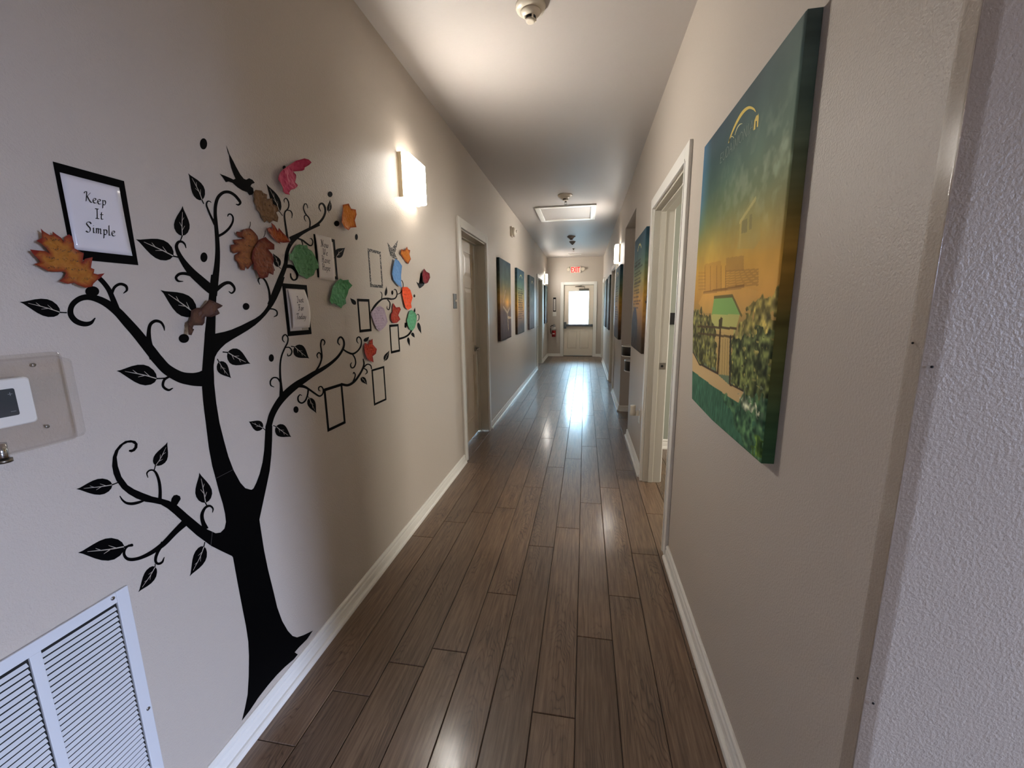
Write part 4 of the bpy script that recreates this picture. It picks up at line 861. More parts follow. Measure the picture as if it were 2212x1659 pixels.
def decal_leaf(k, tip, base, w_, stem=None, bend=0.10):
    t, b = np.array(tip, float), np.array(base, float); ax = t - b; ln = np.linalg.norm(ax); ax /= ln; nr = np.array([-ax[1], ax[0]])
    prof = [(0, 0), (0.04, 0.42), (0.12, 0.74), (0.25, 0.97), (0.38, 1.0), (0.52, 0.87), (0.66, 0.63), (0.79, 0.36), (0.90, 0.13), (1, 0)]
    def P(f, g): return b + ax * ln * f + nr * (g * w_ / 2 + math.sin(f * math.pi * 0.9) * bend * w_ * (1 if f < 0.7 else 0.9))
    out = [P(f, g) for f, g in prof] + [P(f, -g) for f, g in prof[-2:0:-1]]
    lf = wall_poly_mesh('leaf', px_poly(k, out), nxt(), TH, M_BLACK, tree)
    vw = max(w_ * 0.035, 1.5)
    rows = []
    def vein(pts):
        Lf, Rt, _ = stroke_outline([(p[0], p[1], q) for p, q in pts], 3, False)
        f = lambda q: tuple(lw(*zp(k, q[0], q[1])))[1:]
        o = strip_mesh('vein', [(f(l), f(r_)) for l, r_ in zip(Lf, Rt)], 0.0012, 0.0002, M_VEIN)
        o.parent = lf
    if w_ / ZO[k][2] > 9:
        vein([(P(0.02, 0), vw * 1.3), (P(0.35, 0), vw * 1.2), (P(0.80, 0.03), vw * 0.5)])
        vein([(P(0.18, 0), vw), (P(0.34, 0.36), vw * 0.4)]); vein([(P(0.30, 0), vw), (P(0.46, -0.32), vw * 0.4)]); vein([(P(0.50, 0), vw), (P(0.62, 0.26), vw * 0.4)])
    if stem:
        s_ = np.array(stem, float); o = stroke('leaf_stem', k, [(b[0] + ax[0] * 3, b[1] + ax[1] * 3, vw * 2.2), ((b[0] + s_[0]) / 2, (b[1] + s_[1]) / 2, vw * 1.9), (s_[0], s_[1], vw * 2.1)], nxt(), TH, M_BLACK, None, 3)
        o.parent = lf
LEAVES = {'A': [((1245, 315), (1347, 505), 92, (1358, 530), 0.12), ((1209, 548), (1205, 762), 112, (1193, 792), -0.05), ((872, 788), (1142, 907), 140, (1180, 915), 0.05), ((1050, 1152), (1300, 1322), 150, None, 0.05), ((38, 1238), (330, 1310), 122, (374, 1312), 0.08)],
 'H': [((453, 112), (611, 141), 78, (642, 139), 0.08)],
 'F': [((913, 145), (810, 355), 116, (800, 392), 0.12), ((100, 565), (424, 527), 144, (474, 507), -0.04), ((1202, 420), (1258, 690), 150, (1274, 718), 0.03), ((115, 1133), (533, 1080), 200, None, -0.05), ((655, 1488), (808, 1260), 106, (808, 1238), -0.08), ((1115, 1345), (1245, 1078), 116, (1253, 1043), -0.1)],
 'E': [((467, 615), (303, 535), 118, (270, 532), 0.05), ((330, 718), (240, 603), 82, (230, 583), 0.1), ((888, 577), (783, 494), 92, (760, 492), 0.05), ((455, 1030), (556, 1076), 76, (572, 1091), -0.02), ((760, 1140), (650, 1066), 90, (632, 1060), 0.05), ((940, 970), (888, 862), 58, (874, 845), 0.05), ((1304, 766), (1262, 713), 36, None, 0.0)],
 'B': [((684, 558), (822, 840), 96, (852, 880), 0.14), ((1496, 1212), (1402, 1303), 92, (1380, 1312), -0.1), ((752, 1268), (815, 1405), 74, (838, 1424), 0.1), ((1338, 718), (1325, 838), 46, (1330, 852), 0.1)],
 'D': [((143, 795), (210, 873), 48, None, 0.05), ((578, 655), (566, 768), 30, None, 0.1), ((614, 1422), (556, 1542), 54, (548, 1553), -0.05), ((372, 1254), (308, 1312), 44, None, 0.1), ((997, 1222), (955, 1088), 38, None, 0.1), ((917, 1270), (882, 1208), 34, None, 0.05), ((858, 1372), (836, 1264), 30, None, 0.1), ((918, 908), (910, 972), 22, None, 0.0)]}
for k, ls in LEAVES.items():
    for a in ls: decal_leaf(k, *a)
def berry(k, u, v, a, b, t=0):
    pts = [(u + math.cos(q) * a * math.cos(t) - math.sin(q) * b * math.sin(t), v + math.cos(q) * a * math.sin(t) + math.sin(q) * b * math.cos(t)) for q in np.linspace(0, 2 * math.pi, 20, endpoint=False)]
    wall_poly_mesh('berry', px_poly(k, pts), nxt(), TH, M_BLACK, tree)
for k, ls in {'A': [(1358, 102, 26, 40), (1361, 915, 25, 35), (560, 1160, 50, 38), (1217, 1497, 37, 32)], 'B': [(1340, 662, 25, 29), (1408, 962, 27, 29), (1610, 1100, 14, 31), (870, 388, 16, 20)],
              'E': [(435, 206, 24, 25), (616, 575, 18, 27), (793, 945, 18, 24)], 'D': [(648, 730, 12, 26), (912, 770, 11, 18)]}.items():
    for a in ls: berry(k, *a)

for k, a, b in (('F', (1355, 468), (1508, 390)), ('F', (1318, 950), (1305, 1072)), ('C', (285, 225), (322, 250))):
    stroke('vinyl_seam', k, [(a[0], a[1], 3), ((a[0] + b[0]) / 2, (a[1] + b[1]) / 2, 3), (b[0], b[1], 3)], 0.0013, 0.0002, mat('seam_grey', (70, 66, 64), 0.6), tree, 2)
# birds of the decal set
b1 = wall_poly_mesh('bird_decal', px_poly('B', [(278, 165), (292, 205), (310, 255), (345, 320), (378, 385), (420, 460), (455, 503), (480, 513), (510, 498), (545, 515), (568, 545), (536, 558), (524, 580), (550, 600), (556, 640), (540, 668), (512, 672), (490, 640), (440, 622), (390, 590), (340, 545), (300, 532), (270, 538), (240, 490), (210, 453), (260, 472), (310, 493), (350, 512), (370, 502), (352, 462), (327, 392), (312, 325), (305, 265), (290, 225)]), 0.0009, TH, M_BLACK)
tag(b1, 'black vinyl swallow with raised wing above the brown oak leaf', 'wall decal')
M_WORN = mat('worn_vinyl', (12, 10, 10), 0.5, noise=(150, (186, 176, 165)))
for e_, p_ in zip(M_WORN.node_tree.nodes['Color Ramp'].color_ramp.elements, (0.56, 0.60)): e_.position = p_
b2 = wall_poly_mesh('bird_decal', px_poly('D', [(588, 132), (612, 162), (632, 195), (652, 190), (680, 150), (714, 106), (704, 160), (692, 220), (676, 262), (690, 290), (712, 335), (690, 335), (650, 312), (625, 290), (611, 240), (600, 182)]), 0.0009, TH, M_WORN)
tag(b2, 'small worn speckled bird above the blue paper leaf', 'wall decal')
b3 = wall_poly_mesh('bird_decal', px_poly('D', [(933, 600), (965, 622), (975, 570), (985, 500), (1000, 490), (1008, 600), (1035, 622), (1020, 648), (990, 672), (972, 680), (956, 648)]), 0.0009, TH, M_BLACK)
tag(b3, 'small black bird under the dark red fabric leaf', 'wall decal')

# vinyl picture frames and the papers in them
def frame(k, q, bt, bs, label, m_=None, loc=None):
    ws = [lw(*zp(k, u, v)) for u, v in q]; y0 = (ws[0].y + ws[3].y) / 2; y1 = (ws[1].y + ws[2].y) / 2; z1 = (ws[0].z + ws[1].z) / 2; z0 = (ws[2].z + ws[3].z) / 2
    m_ = m_ or M_BLACK
    r_ = empty('frame_decal', (XL, (y0 + y1) / 2, z0), label, 'wall decal', 'black vinyl picture frames on the tree')
    x0, x1 = XL + 0.0004, XL + 0.0011
    box('frame_side', x0, x1, y0, y0 + bs, z0, z1, m_, r_); box('frame_side', x0, x1, y1 - bs, y1, z0, z1, m_, r_)
    box('frame_bar', x0, x1, y0 + bs, y1 - bs, z0, z0 + bt, m_, r_); box('frame_bar', x0, x1, y0 + bs, y1 - bs, z1 - bt, z1, m_, r_)
    return y0, y1, z0, z1
f1 = frame('A', [(258, 225), (788, 368), (888, 970), (432, 930)], 0.021, 0.021, 'large black vinyl frame around the Keep It Simple sheet')
f2 = frame('C', [(183, 818), (538, 825), (620, 1525), (285, 1580)], 0.0165, 0.014, 'black vinyl frame behind the Just For Today paper')
f3 = frame('C', [(640, 138), (950, 150), (985, 735), (708, 745)], 0.012, 0.012, 'black vinyl frame mostly hidden by the Now We Have Hope paper')
f4 = frame('D', [(350, 203), (505, 238), (540, 672), (390, 668)], 0.014, 0.012, 'worn flaking vinyl frame beside the small speckled bird', M_WORN)
f5 = frame('D', [(228, 803), (373, 808), (400, 1192), (255, 1208)], 0.0125, 0.0125, 'empty black vinyl frame touching the purple paper leaf')
f6 = frame('D', [(608, 1112), (720, 1108), (742, 1432), (636, 1460)], 0.0125, 0.0125, 'empty black vinyl frame under the red maple leaf and left of the small green leaf')
f7 = frame('E', [(988, 795), (1125, 755), (1148, 1040), (1022, 1108)], 0.012, 0.0125, 'empty black vinyl frame hanging lowest from the branch')
f8 = frame('E', [(1335, 655), (1425, 635), (1442, 878), (1352, 915)], 0.010, 0.012, 'empty black vinyl frame at the tip of the low branch, right of the lowest frame')
def bent_sheet(name, y0, y1, z0, z1, curve, m_, root, thick=0.0004, nu=10, nv=14):
    """a sheet standing off the wall: curve(u, v) gives its distance from the wall"""
    U, V = np.meshgrid(np.linspace(0, 1, nu), np.linspace(0, 1, nv), indexing='ij'); D = np.vectorize(curve)(U, V)
    f = np.stack([XL + D + thick, y0 + (y1 - y0) * U, z0 + (z1 - z0) * V], -1).reshape(-1, 3); b = f.copy(); b[:, 0] -= thick
    n = nu * nv; fs = grid_faces(nu, nv) + [tuple(n + i for i in reversed(q)) for q in grid_faces(nu, nv)]
    lp = [i * nv for i in range(nu)] + [(nu - 1) * nv + j for j in range(1, nv)] + [i * nv + nv - 1 for i in range(nu - 2, -1, -1)] + [j for j in range(nv - 2, 0, -1)]
    fs += [(lp[i], lp[(i + 1) % len(lp)], n + lp[(i + 1) % len(lp)], n + lp[i]) for i in range(len(lp))]
    o = mesh(name, np.concatenate([f, b]), fs, m_, None, True); fix(o); return adopt(o, root)
def sheet(label, y0, y1, z0, z1, curve, m_, words):
    r_ = empty('paper_sign', (XL, (y0 + y1) / 2, z0), label, 'sign', 'slogan papers on the tree')
    bent_sheet('sheet', y0, y1, z0, z1, curve, m_, r_)
    for w_, k, a, b in words:
        A, B = on_x(*zp(k, *a), XL + 0.004), on_x(*zp(k, *b), XL + 0.004); qd_, wd_ = letter_quads(w_, G, 0.15, R(38)); s_ = (B.y - A.y) / wd_; zb = (A.z + B.z) / 2
        def place(p, A=A, s_=s_, zb=zb):
            y, z = A.y + (p[0] + 0.10 * p[1]) * s_, zb + p[1] * s_ * 1.12
            return (XL + curve((y - y0) / (y1 - y0), (z - z0) / (z1 - z0)) + 0.0009, y, z)
        quads_mesh('lettering', qd_, place, M_INK, r_)
    return r_
def rect(k, q, d=0.0):
    ws = [on_x(*zp(k, u, v), XL + d) for u, v in q]; return ((ws[0].y + ws[3].y) / 2, (ws[1].y + ws[2].y) / 2, (ws[2].z + ws[3].z) / 2, (ws[0].z + ws[1].z) / 2)
q = rect('A', [(330, 310), (758, 412), (838, 905), (440, 860)], 0.003)
sheet('laminated white sheet reading Keep It Simple in the large vinyl frame', *q, lambda u, v: 0.0022 + 0.004 * (1 - v) ** 2 * u, M_LAM,
      [('Keep', 'A', (512, 517), (666, 541)), ('It', 'A', (585, 641), (645, 643)), ('Simple', 'A', (517, 737), (728, 762))])
q = rect('C', [(322, 905), (550, 897), (592, 1432), (338, 1470)], 0.012)
sh = sheet('curling white paper reading Just For Today in a vinyl frame', *q, lambda u, v: 0.004 + 0.012 * math.sin(math.pi * min(1, max(0, v))) * (0.6 + 0.4 * u) + 0.005 * (1 - v), M_PAPER,
      [('Just', 'C', (375, 1085), (468, 1082)), ('For', 'C', (385, 1200), (462, 1200)), ('Today', 'C', (362, 1320), (495, 1325))])
bent_sheet('backing_sheet', f2[0] + 0.016, f2[0] + 0.075, f2[2] + 0.018, f2[3] - 0.018, lambda u, v: 0.0013, M_PAPER, sh)
q = rect('C', [(688, 97), (900, 160), (950, 768), (735, 752)], 0.008)
sheet('white paper reading Now We Have Hope between two green paper leaves', *q, lambda u, v: 0.004 + 0.004 * math.sin(math.pi * min(1, max(0, v))) + 0.004 * u * u, M_PAPER,
      [('Now', 'C', (740, 290), (840, 301)), ('We', 'C', (765, 405), (830, 410)), ('Have', 'C', (747, 512), (862, 524)), ('Hope', 'C', (758, 620), (868, 632))])

# ------------------------------------------------------------------ paper and fabric leaves pinned on the tree
def wall_leaf(name, label, k, pts, d0, curl, inner, rim, seed, group, rimw=0.011, write=0, stem=None, vein=True, ink=None, relief=0.004):
    """a loose leaf: outline as seen, lifted and curled off the wall; colour runs from the rim to the middle"""
    ws = [lw(*zp(k, u, v), d0) for u, v in pts]; P2 = [Vector((w_.y, w_.z)) for w_ in ws]
    y0, y1 = min(p.x for p in P2), max(p.x for p in P2); z0, z1 = min(p.y for p in P2), max(p.y for p in P2)
    A = np.array([[p.x, p.y] for p in P2]); B = np.roll(A, -1, 0); step = max((y1 - y0), (z1 - z0)) / 18
    def dist(p):
        ab = B - A; t = np.clip(((p - A) * ab).sum(1) / ((ab ** 2).sum(1) + 1e-12), 0, 1); return np.hypot(*(A + ab * t[:, None] - p).T).min()
    inn = []; rng = np.random.RandomState(seed)
    for y in np.arange(y0, y1, step):
        for z in np.arange(z0, z1, step):
            p = np.array([y + (rng.rand() - .5) * step * .5, z + (rng.rand() - .5) * step * .5])
            if inside(np.array([p[0]]), np.array([p[1]]), [(a.x, a.y) for a in P2])[0] and dist(p) > step * 0.45: inn.append(Vector(p))
    res = delaunay_2d_cdt(P2 + inn, [], [list(range(len(P2)))], 1, 1e-6); v2 = res[0]; n = len(v2)
    cy, cz, hs = (y0 + y1) / 2, (z0 + z1) / 2, max(y1 - y0, z1 - z0) / 2
    D, C = [], []
    for p in v2:
        a, b = (p[0] - cy) / hs, (p[1] - cz) / hs; dd = dist(np.array([p[0], p[1]]))
        D.append(d0 + curl * (a * a + b * b) * 0.8 + curl * 0.35 * math.sin(3.1 * a + 2.3 * b + seed) + relief * (rng.rand() - .5) * min(1, curl / 0.004))
        f = min(1, dd / rimw); nz = 0.5 + 0.5 * math.sin(37 * a + seed) * math.sin(31 * b + 2 * seed); f = max(0, min(1, f + 0.35 * (nz - 0.5)))
        C.append([rim[i] * (1 - f) + inner[i] * f for i in range(3)])
    D = np.maximum(np.array(D), 0.0022)
    vs = [(XL + D[i] + 0.0005, v2[i][0], v2[i][1]) for i in range(n)] + [(XL + D[i], v2[i][0], v2[i][1]) for i in range(n)]
    cnt = {}
    for f in res[2]:
        for i in range(len(f)):
            e = (f[i], f[(i + 1) % len(f)]); cnt.setdefault(tuple(sorted(e)), []).append(e)
    fs = [tuple(f) for f in res[2]] + [tuple(n + i for i in reversed(f)) for f in res[2]] + [(es[0][1], es[0][0], n + es[0][0], n + es[0][1]) for es in cnt.values() if len(es) == 1]
    r_ = empty(name, (XL, cy, z0), label, 'leaf', group)
    o = mesh('blade', vs, fs, M_LEAFV); fix(o); set_col(o.data, srgb_lin(np.array(C + C))); adopt(o, r_)
    def depth_at(y, z):
        i = min(range(n), key=lambda j: (v2[j][0] - y) ** 2 + (v2[j][1] - z) ** 2); return D[i]
    if write:
        # rows of small illegible pen strokes
        qs = []; rows = write
        for r0 in range(rows):
            z = z1 - (z1 - z0) * (r0 + 1) / (rows + 1.0); y = y0 + (y1 - y0) * 0.2; ph = rng.rand() * 6
            while y < y1 - (y1 - y0) * 0.2:
                if rng.rand() < 0.78:
                    p, l_ = np.array([y, z + 0.0016 * math.sin(ph)]), 0.0012 + 0.0022 * rng.rand(); an = rng.choice([1.2, 1.5, 0.3, 2.0, 0.8]); t = np.array([math.cos(an), math.sin(an)])
                    nn = np.array([-t[1], t[0]]) * 0.00035
                    if inside(np.array([y]), np.array([z]), [(a.x, a.y) for a in P2])[0]: qs.append([p - nn, p + nn, p + t * l_ + nn, p + t * l_ - nn])
                y += 0.0019 + 0.0012 * rng.rand(); ph += 1.3
        if qs: quads_mesh('pen_writing', qs, lambda p: (XL + depth_at(p[0], p[1]) + 0.0016, p[0], p[1]), ink or M_PEN, r_)
    if stem:
        a, b = [lw(*zp(k, *s_), d0 + 0.003) for s_ in stem]
        tube('stem', [a, (a + b) / 2 + Vector((0.002, 0, 0)), b], 0.0011, mat('leaf_stem_brown', (46, 26, 16), 0.7), r_, 8)
    return r_
FAB, PAP = 'fabric autumn leaves on the tree', 'written paper leaves on the tree'
GOLD, RUST = (160, 102, 36), (104, 24, 14)
wall_leaf('fabric_leaf', 'large golden brown maple leaf with red tips over the big frame', 'M', [(355, 225), (450, 280), (560, 345), (640, 350), (655, 280), (740, 340), (830, 400), (890, 470), (905, 390), (980, 335), (1040, 380), (1085, 500), (1120, 610), (1200, 660), (1290, 710), (1285, 900), (1340, 820), (1445, 790), (1440, 1000), (1495, 1030), (1490, 1110), (1560, 1130), (1668, 1110), (1600, 1190), (1520, 1260), (1420, 1320), (1380, 1375), (1250, 1400), (1100, 1345), (1050, 1300), (930, 1320), (770, 1265), (870, 1190), (905, 1100), (840, 1075), (720, 1080), (540, 1070), (420, 1000), (270, 925), (380, 890), (360, 850), (250, 750), (145, 640), (330, 660), (460, 670), (590, 715), (480, 610), (390, 520), (270, 465), (400, 410), (370, 310)], 0.008, 0.010, GOLD, (116, 26, 16), 3, FAB, 0.008, 5)
wall_leaf('fabric_leaf', 'speckled orange brown maple leaf with upright stem, over the left of the brown pair', 'N', [(270, 420), (370, 432), (420, 370), (500, 355), (600, 345), (640, 390), (700, 450), (770, 520), (785, 640), (760, 720), (740, 900), (700, 1100), (620, 1190), (560, 1260), (500, 1190), (470, 1290), (370, 1270), (345, 1120), (270, 1040), (295, 940), (400, 880), (250, 905), (190, 850), (190, 710), (310, 700), (270, 680), (230, 600), (400, 585), (460, 560), (350, 540), (290, 480)], 0.006, 0.008, (142, 88, 46), (84, 26, 14), 7, FAB, 0.010, 6, ((600, 350), (630, 200)))
wall_leaf('fabric_leaf', 'dark red brown maple leaf with upright stem, over the right of the brown pair', 'N', [(930, 540), (1010, 620), (1110, 710), (1138, 825), (1030, 820), (1120, 930), (1155, 1030), (1140, 1160), (1165, 1290), (1130, 1300), (1090, 1390), (1010, 1350), (960, 1440), (860, 1475), (785, 1450), (750, 1300), (680, 1260), (690, 1130), (620, 1020), (640, 850), (700, 750), (800, 600), (870, 570)], 0.011, 0.009, (122, 66, 38), (88, 22, 14), 9, FAB, 0.012, 6, ((930, 545), (965, 395)))
wall_leaf('fabric_leaf', 'small red and gold pointed leaf touching the upper branch', 'N', [(945, 350), (1050, 318), (1130, 345), (1105, 215), (1180, 280), (1250, 410), (1262, 335), (1350, 450), (1420, 530), (1485, 655), (1360, 668), (1290, 650), (1290, 692), (1230, 650), (1090, 560), (1010, 430)], 0.006, 0.007, (156, 78, 28), (110, 20, 20), 11, FAB, 0.008, 0)
wall_leaf('fabric_leaf', 'faded brown oak leaf below the swallow', 'B', [(545, 640), (560, 618), (620, 625), (650, 650), (690, 665), (690, 710), (740, 705), (750, 760), (792, 790), (802, 830), (778, 850), (792, 900), (786, 948), (750, 930), (720, 957), (690, 930), (660, 952), (630, 910), (620, 850), (575, 820), (582, 780), (553, 740), (562, 700)], 0.005, 0.006, (124, 92, 60), (96, 66, 40), 13, FAB, 0.010, 4)
wall_leaf('fabric_leaf', 'crumpled yellow orange leaf right of the highest twig', 'B', [(1470, 770), (1510, 758), (1540, 810), (1580, 820), (1586, 870), (1578, 930), (1592, 1000), (1545, 1005), (1510, 1032), (1470, 1010), (1438, 950), (1445, 880), (1466, 830)], 0.007, 0.009, (206, 126, 44), (150, 58, 20), 17, FAB, 0.008, 0)
wall_leaf('fabric_leaf', 'small orange maple leaf above the blue paper leaf', 'D', [(750, 212), (790, 225), (815, 183), (832, 215), (852, 225), (848, 270), (860, 330), (830, 390), (800, 350), (770, 300), (735, 268)], 0.006, 0.008, (196, 116, 36), (120, 44, 18), 19, FAB, 0.012, 0)
wall_leaf('fabric_leaf', 'small dark crimson leaf over the little black bird', 'D', [(1000, 485), (1030, 443), (1055, 480), (1078, 500), (1088, 550), (1070, 612), (1030, 627), (1000, 590), (994, 530)], 0.006, 0.008, (128, 26, 40), (84, 14, 26), 23, FAB, 0.012, 0)
wall_leaf('fabric_leaf', 'red maple leaf above the small empty frame', 'D', [(660, 855), (692, 910), (722, 902), (737, 930), (720, 1000), (738, 1050), (700, 1092), (650, 1097), (622, 1052), (625, 990), (650, 960), (645, 900)], 0.005, 0.005, (164, 56, 30), (140, 24, 22), 29, FAB, 0.014, 5)
wall_leaf('fabric_leaf', 'red maple leaf at the curled end of the middle branch', 'D', [(400, 1283), (412, 1350), (458, 1405), (440, 1460), (415, 1490), (417, 1562), (370, 1545), (335, 1530), (305, 1450), (300, 1370), (320, 1330), (355, 1345), (365, 1310)], 0.005, 0.005, (170, 54, 26), (136, 22, 20), 31, FAB, 0.014, 4)
wall_leaf('fabric_leaf', 'shrivelled dark brown leaf hooked over the main stem', 'Q', [(1360, 385), (1290, 430), (1220, 480), (1265, 600), (1200, 640), (1080, 700), (930, 690), (942, 860), (880, 930), (800, 925), (590, 930), (510, 1010), (575, 1040), (500, 1100), (430, 1200), (330, 1190), (370, 980), (390, 850), (510, 780), (560, 520), (700, 440), (800, 450), (900, 310), (950, 215), (1100, 258), (1240, 335)], 0.009, 0.010, (92, 62, 46), (52, 26, 18), 37, FAB, 0.010, 0)
pk = wall_leaf('paper_leaf', 'curled pink paper leaf above the tree', 'O', [(1130, 215), (1250, 260), (1330, 360), (1290, 450), (1200, 540), (1200, 610), (1150, 650), (930, 670), (1010, 790), (1000, 900), (960, 1050), (1030, 1160), (980, 1230), (850, 1300), (700, 1340), (660, 1440), (660, 1510), (520, 1485), (430, 1390), (420, 1250), (350, 1100), (265, 960), (265, 830), (320, 720), (450, 600), (700, 460), (950, 290)], 0.010, 0.014, (186, 62, 96), (160, 40, 70), 41, PAP, 0.006, 0)
wall_leaf('paper_leaf', 'large green paper leaf between the branch and the hope paper', 'C', [(380, 275), (430, 250), (490, 265), (540, 262), (550, 310), (610, 350), (640, 420), (700, 530), (690, 590), (650, 630), (640, 690), (590, 720), (550, 747), (500, 715), (420, 690), (370, 580), (340, 490), (273, 470), (273, 380), (320, 385), (350, 330)], 0.006, 0.006, (86, 136, 92), (82, 130, 88), 43, PAP, 0.010, 6)
wall_leaf('paper_leaf', 'green paper leaf under the hope paper', 'C', [(900, 850), (960, 790), (1030, 743), (1060, 765), (1125, 758), (1130, 790), (1178, 840), (1140, 900), (1130, 960), (1110, 1030), (1110, 1100), (1050, 1130), (1030, 1168), (970, 1130), (920, 1090), (890, 1112), (858, 1060), (870, 1010), (880, 930)], 0.006, 0.008, (84, 150, 98), (76, 138, 90), 47, PAP, 0.010, 5)
wall_leaf('paper_leaf', 'small green paper leaf at the far end of the lower twig', 'D', [(850, 950), (880, 938), (915, 975), (932, 1010), (932, 1080), (910, 1150), (880, 1187), (850, 1170), (825, 1120), (818, 1060), (835, 990)], 0.005, 0.006, (92, 160, 120), (84, 148, 110), 53, PAP, 0.012, 5)
wall_leaf('paper_leaf', 'blue paper leaf below the speckled bird', 'D', [(670, 325), (715, 350), (750, 410), (750, 520), (746, 600), (737, 672), (700, 640), (655, 580), (638, 500), (645, 420)], 0.007, 0.010, (104, 150, 204), (90, 134, 190), 59, PAP, 0.012, 0)
wall_leaf('paper_leaf', 'bright orange paper leaf below the blue one', 'D', [(763, 663), (820, 663), (857, 700), (877, 790), (865, 860), (872, 910), (825, 937), (795, 910), (775, 840), (760, 760), (753, 690)], 0.005, 0.005, (232, 84, 40), (220, 74, 34), 61, PAP, 0.012, 5)
wall_leaf('paper_leaf', 'pale purple paper leaf with rows of writing beside an empty frame', 'D', [(395, 960), (440, 910), (500, 888), (540, 920), (567, 1000), (582, 1080), (560, 1130), (525, 1170), (490, 1192), (450, 1160), (420, 1090), (400, 1020), (383, 990)], 0.004, 0.004, (176, 158, 176), (168, 150, 168), 67, PAP, 0.012, 9)

# ------------------------------------------------------------------ return air grille
VY0, VY1, VZ0, VZ1 = 0.065, 0.6795, 0.115, 0.7255
gr = empty('return_grille', (XL, (VY0 + VY1) / 2, VZ0), 'white louvred return air grille low on the wall left of the tree', 'vent')
fw, ft = 0.025, 0.007
for (a, b, c, d_) in ((VY0, VY0 + fw, VZ0, VZ1), (VY1 - fw, VY1, VZ0, VZ1), (VY0 + fw, VY1 - fw, VZ0, VZ0 + fw), (VY0 + fw, VY1 - fw, VZ1 - fw, VZ1)):
    box('grille_frame', XL + 0.0005, XL + ft, a, b, c, d_, M_GRILLE, gr, 0.0015)
bays = []; pitch = 0.1515; y = VY1 - fw
while y - 0.134 > VY0 + fw - 0.01:
    bays.append((max(y - 0.134, VY0 + fw), y))
    if y - pitch > VY0 + fw: box('mullion', XL + 0.0005, XL + ft - 0.001, y - pitch, y - 0.134, VZ0 + fw, VZ1 - fw, M_GRILLE, gr, 0.001)
    y -= pitch
box('dark_backing', XL + 0.0002, XL + 0.0008, VY0 + fw, VY1 - fw, VZ0 + fw, VZ1 - fw, M_DARK, gr)
def slat_mesh(ln):
    p = [(0.0010, 0.0066), (0.0016, 0.0073), (0.0064, 0.0010), (0.0058, 0.0)]     # leaning blade (offset from wall, z)
    vs = [(a, 0, z) for a, z in p] + [(a, ln, z) for a, z in p]
    me = bpy.data.meshes.new('slat'); me.from_pydata(vs, [], [(0, 1, 2, 3), (7, 6, 5, 4), (0, 4, 5, 1), (1, 5, 6, 2), (2, 6, 7, 3), (3, 7, 4, 0)]); me.materials.append(M_GRILLE); return me
SM = slat_mesh(0.1305); zp_ = 0.0132; nsl = int((VZ1 - VZ0 - 2 * fw) / zp_)
for a, b in bays:
    me = SM if abs(b - a - 0.134) < 1e-4 else slat_mesh(b - a - 0.0035)
    for i in range(nsl):
        o = bpy.data.objects.new('slat', me); col.objects.link(o); o.location = (XL, a, VZ0 + fw + 0.003 + i * zp_); adopt(o, gr)
for yy, zz in ((0.647, 0.7163), (0.6705, 0.398)):
    lathe('screw', [(0.0042, 0), (0.0042, 0.001), (0.002, 0.0017)], (XL + ft, yy, zz), (1, 0, 0), M_STEEL, gr, 14)

# ------------------------------------------------------------------ thermostat under its clear locking guard
tg = empty('thermostat_guard', (XL, 0.51, 1.09), 'clear plastic locking box over the wall thermostat', 'thermostat guard')
def round_slab(name, x0, x1, y0, y1, z0, z1, rad, m_, root, taper=0.0, hollow=False):
    def ring(x, i):
        out = []; rr = max(rad, 0.001)
        for cy, cz, a0 in ((y1 - i - rr, z1 - i - rr, 0), (y0 + i + rr, z1 - i - rr, 90), (y0 + i + rr, z0 + i + rr, 180), (y1 - i - rr, z0 + i + rr, 270)):
            for a in range(0, 91, 15): out.append((x, cy + rr * math.cos(R(a0 + a)), cz + rr * math.sin(R(a0 + a))))
        return out
    rings = [ring(x0, 0), ring(x1 - abs(x1 - x0) * 0.12 if x1 > x0 else x1, taper * 0.8), ring(x1, taper + abs(x1 - x0) * 0.1)]
    n = len(rings[0]); vs = [v for r_ in rings for v in r_]
    fs = [(k * n + i, k * n + (i + 1) % n, (k + 1) * n + (i + 1) % n, (k + 1) * n + i) for k in range(2) for i in range(n)] + [tuple(2 * n + i for i in range(n))]
    if not hollow: fs.append(tuple(range(n))[::-1])
    o = mesh(name, vs, fs, m_); fix(o); return adopt(o, root)
round_slab('clear_cover', XL + 0.0105, XL + 0.052, 0.395, 0.640, 1.096, 1.262, 0.010, M_BOX, tg, 0.006, True)
round_slab('base_ring', XL + 0.0005, XL + 0.010, 0.388, 0.646, 1.088, 1.268, 0.010, M_BOX, tg, 0.001)
for yy, zz in ((0.5995, 1.2465), (0.5995, 1.127)):
    lathe('screw', [(0.0035, 0), (0.0035, 0.0012), (0.0016, 0.002)], (XL + 0.0105, yy, zz), (1, 0, 0), M_STEEL, tg, 14)
lathe('lock_barrel', [(0.009, 0), (0.009, 0.026), (0.007, 0.028)], (XL + 0.035, 0.517, 1.121), (0, 0, -1), M_CHROME, tg, 20)
lathe('lock_cap', [(0.012, 0), (0.012, 0.006)], (XL + 0.035, 0.517, 1.0925), (0, 0, -1), M_BRASS, tg, 20)
th = empty('thermostat', (XL, 0.53, 1.143), 'white thermostat with a dark screen inside the clear box', 'thermostat')
round_slab('body', XL + 0.0105, XL + 0.030, 0.452, 0.5795, 1.143, 1.2295, 0.007, M_PLASTIC, th, 0.001)
round_slab('screen', XL + 0.0301, XL + 0.0312, 0.470, 0.5545, 1.163, 1.2115, 0.003, M_SCREEN, th)
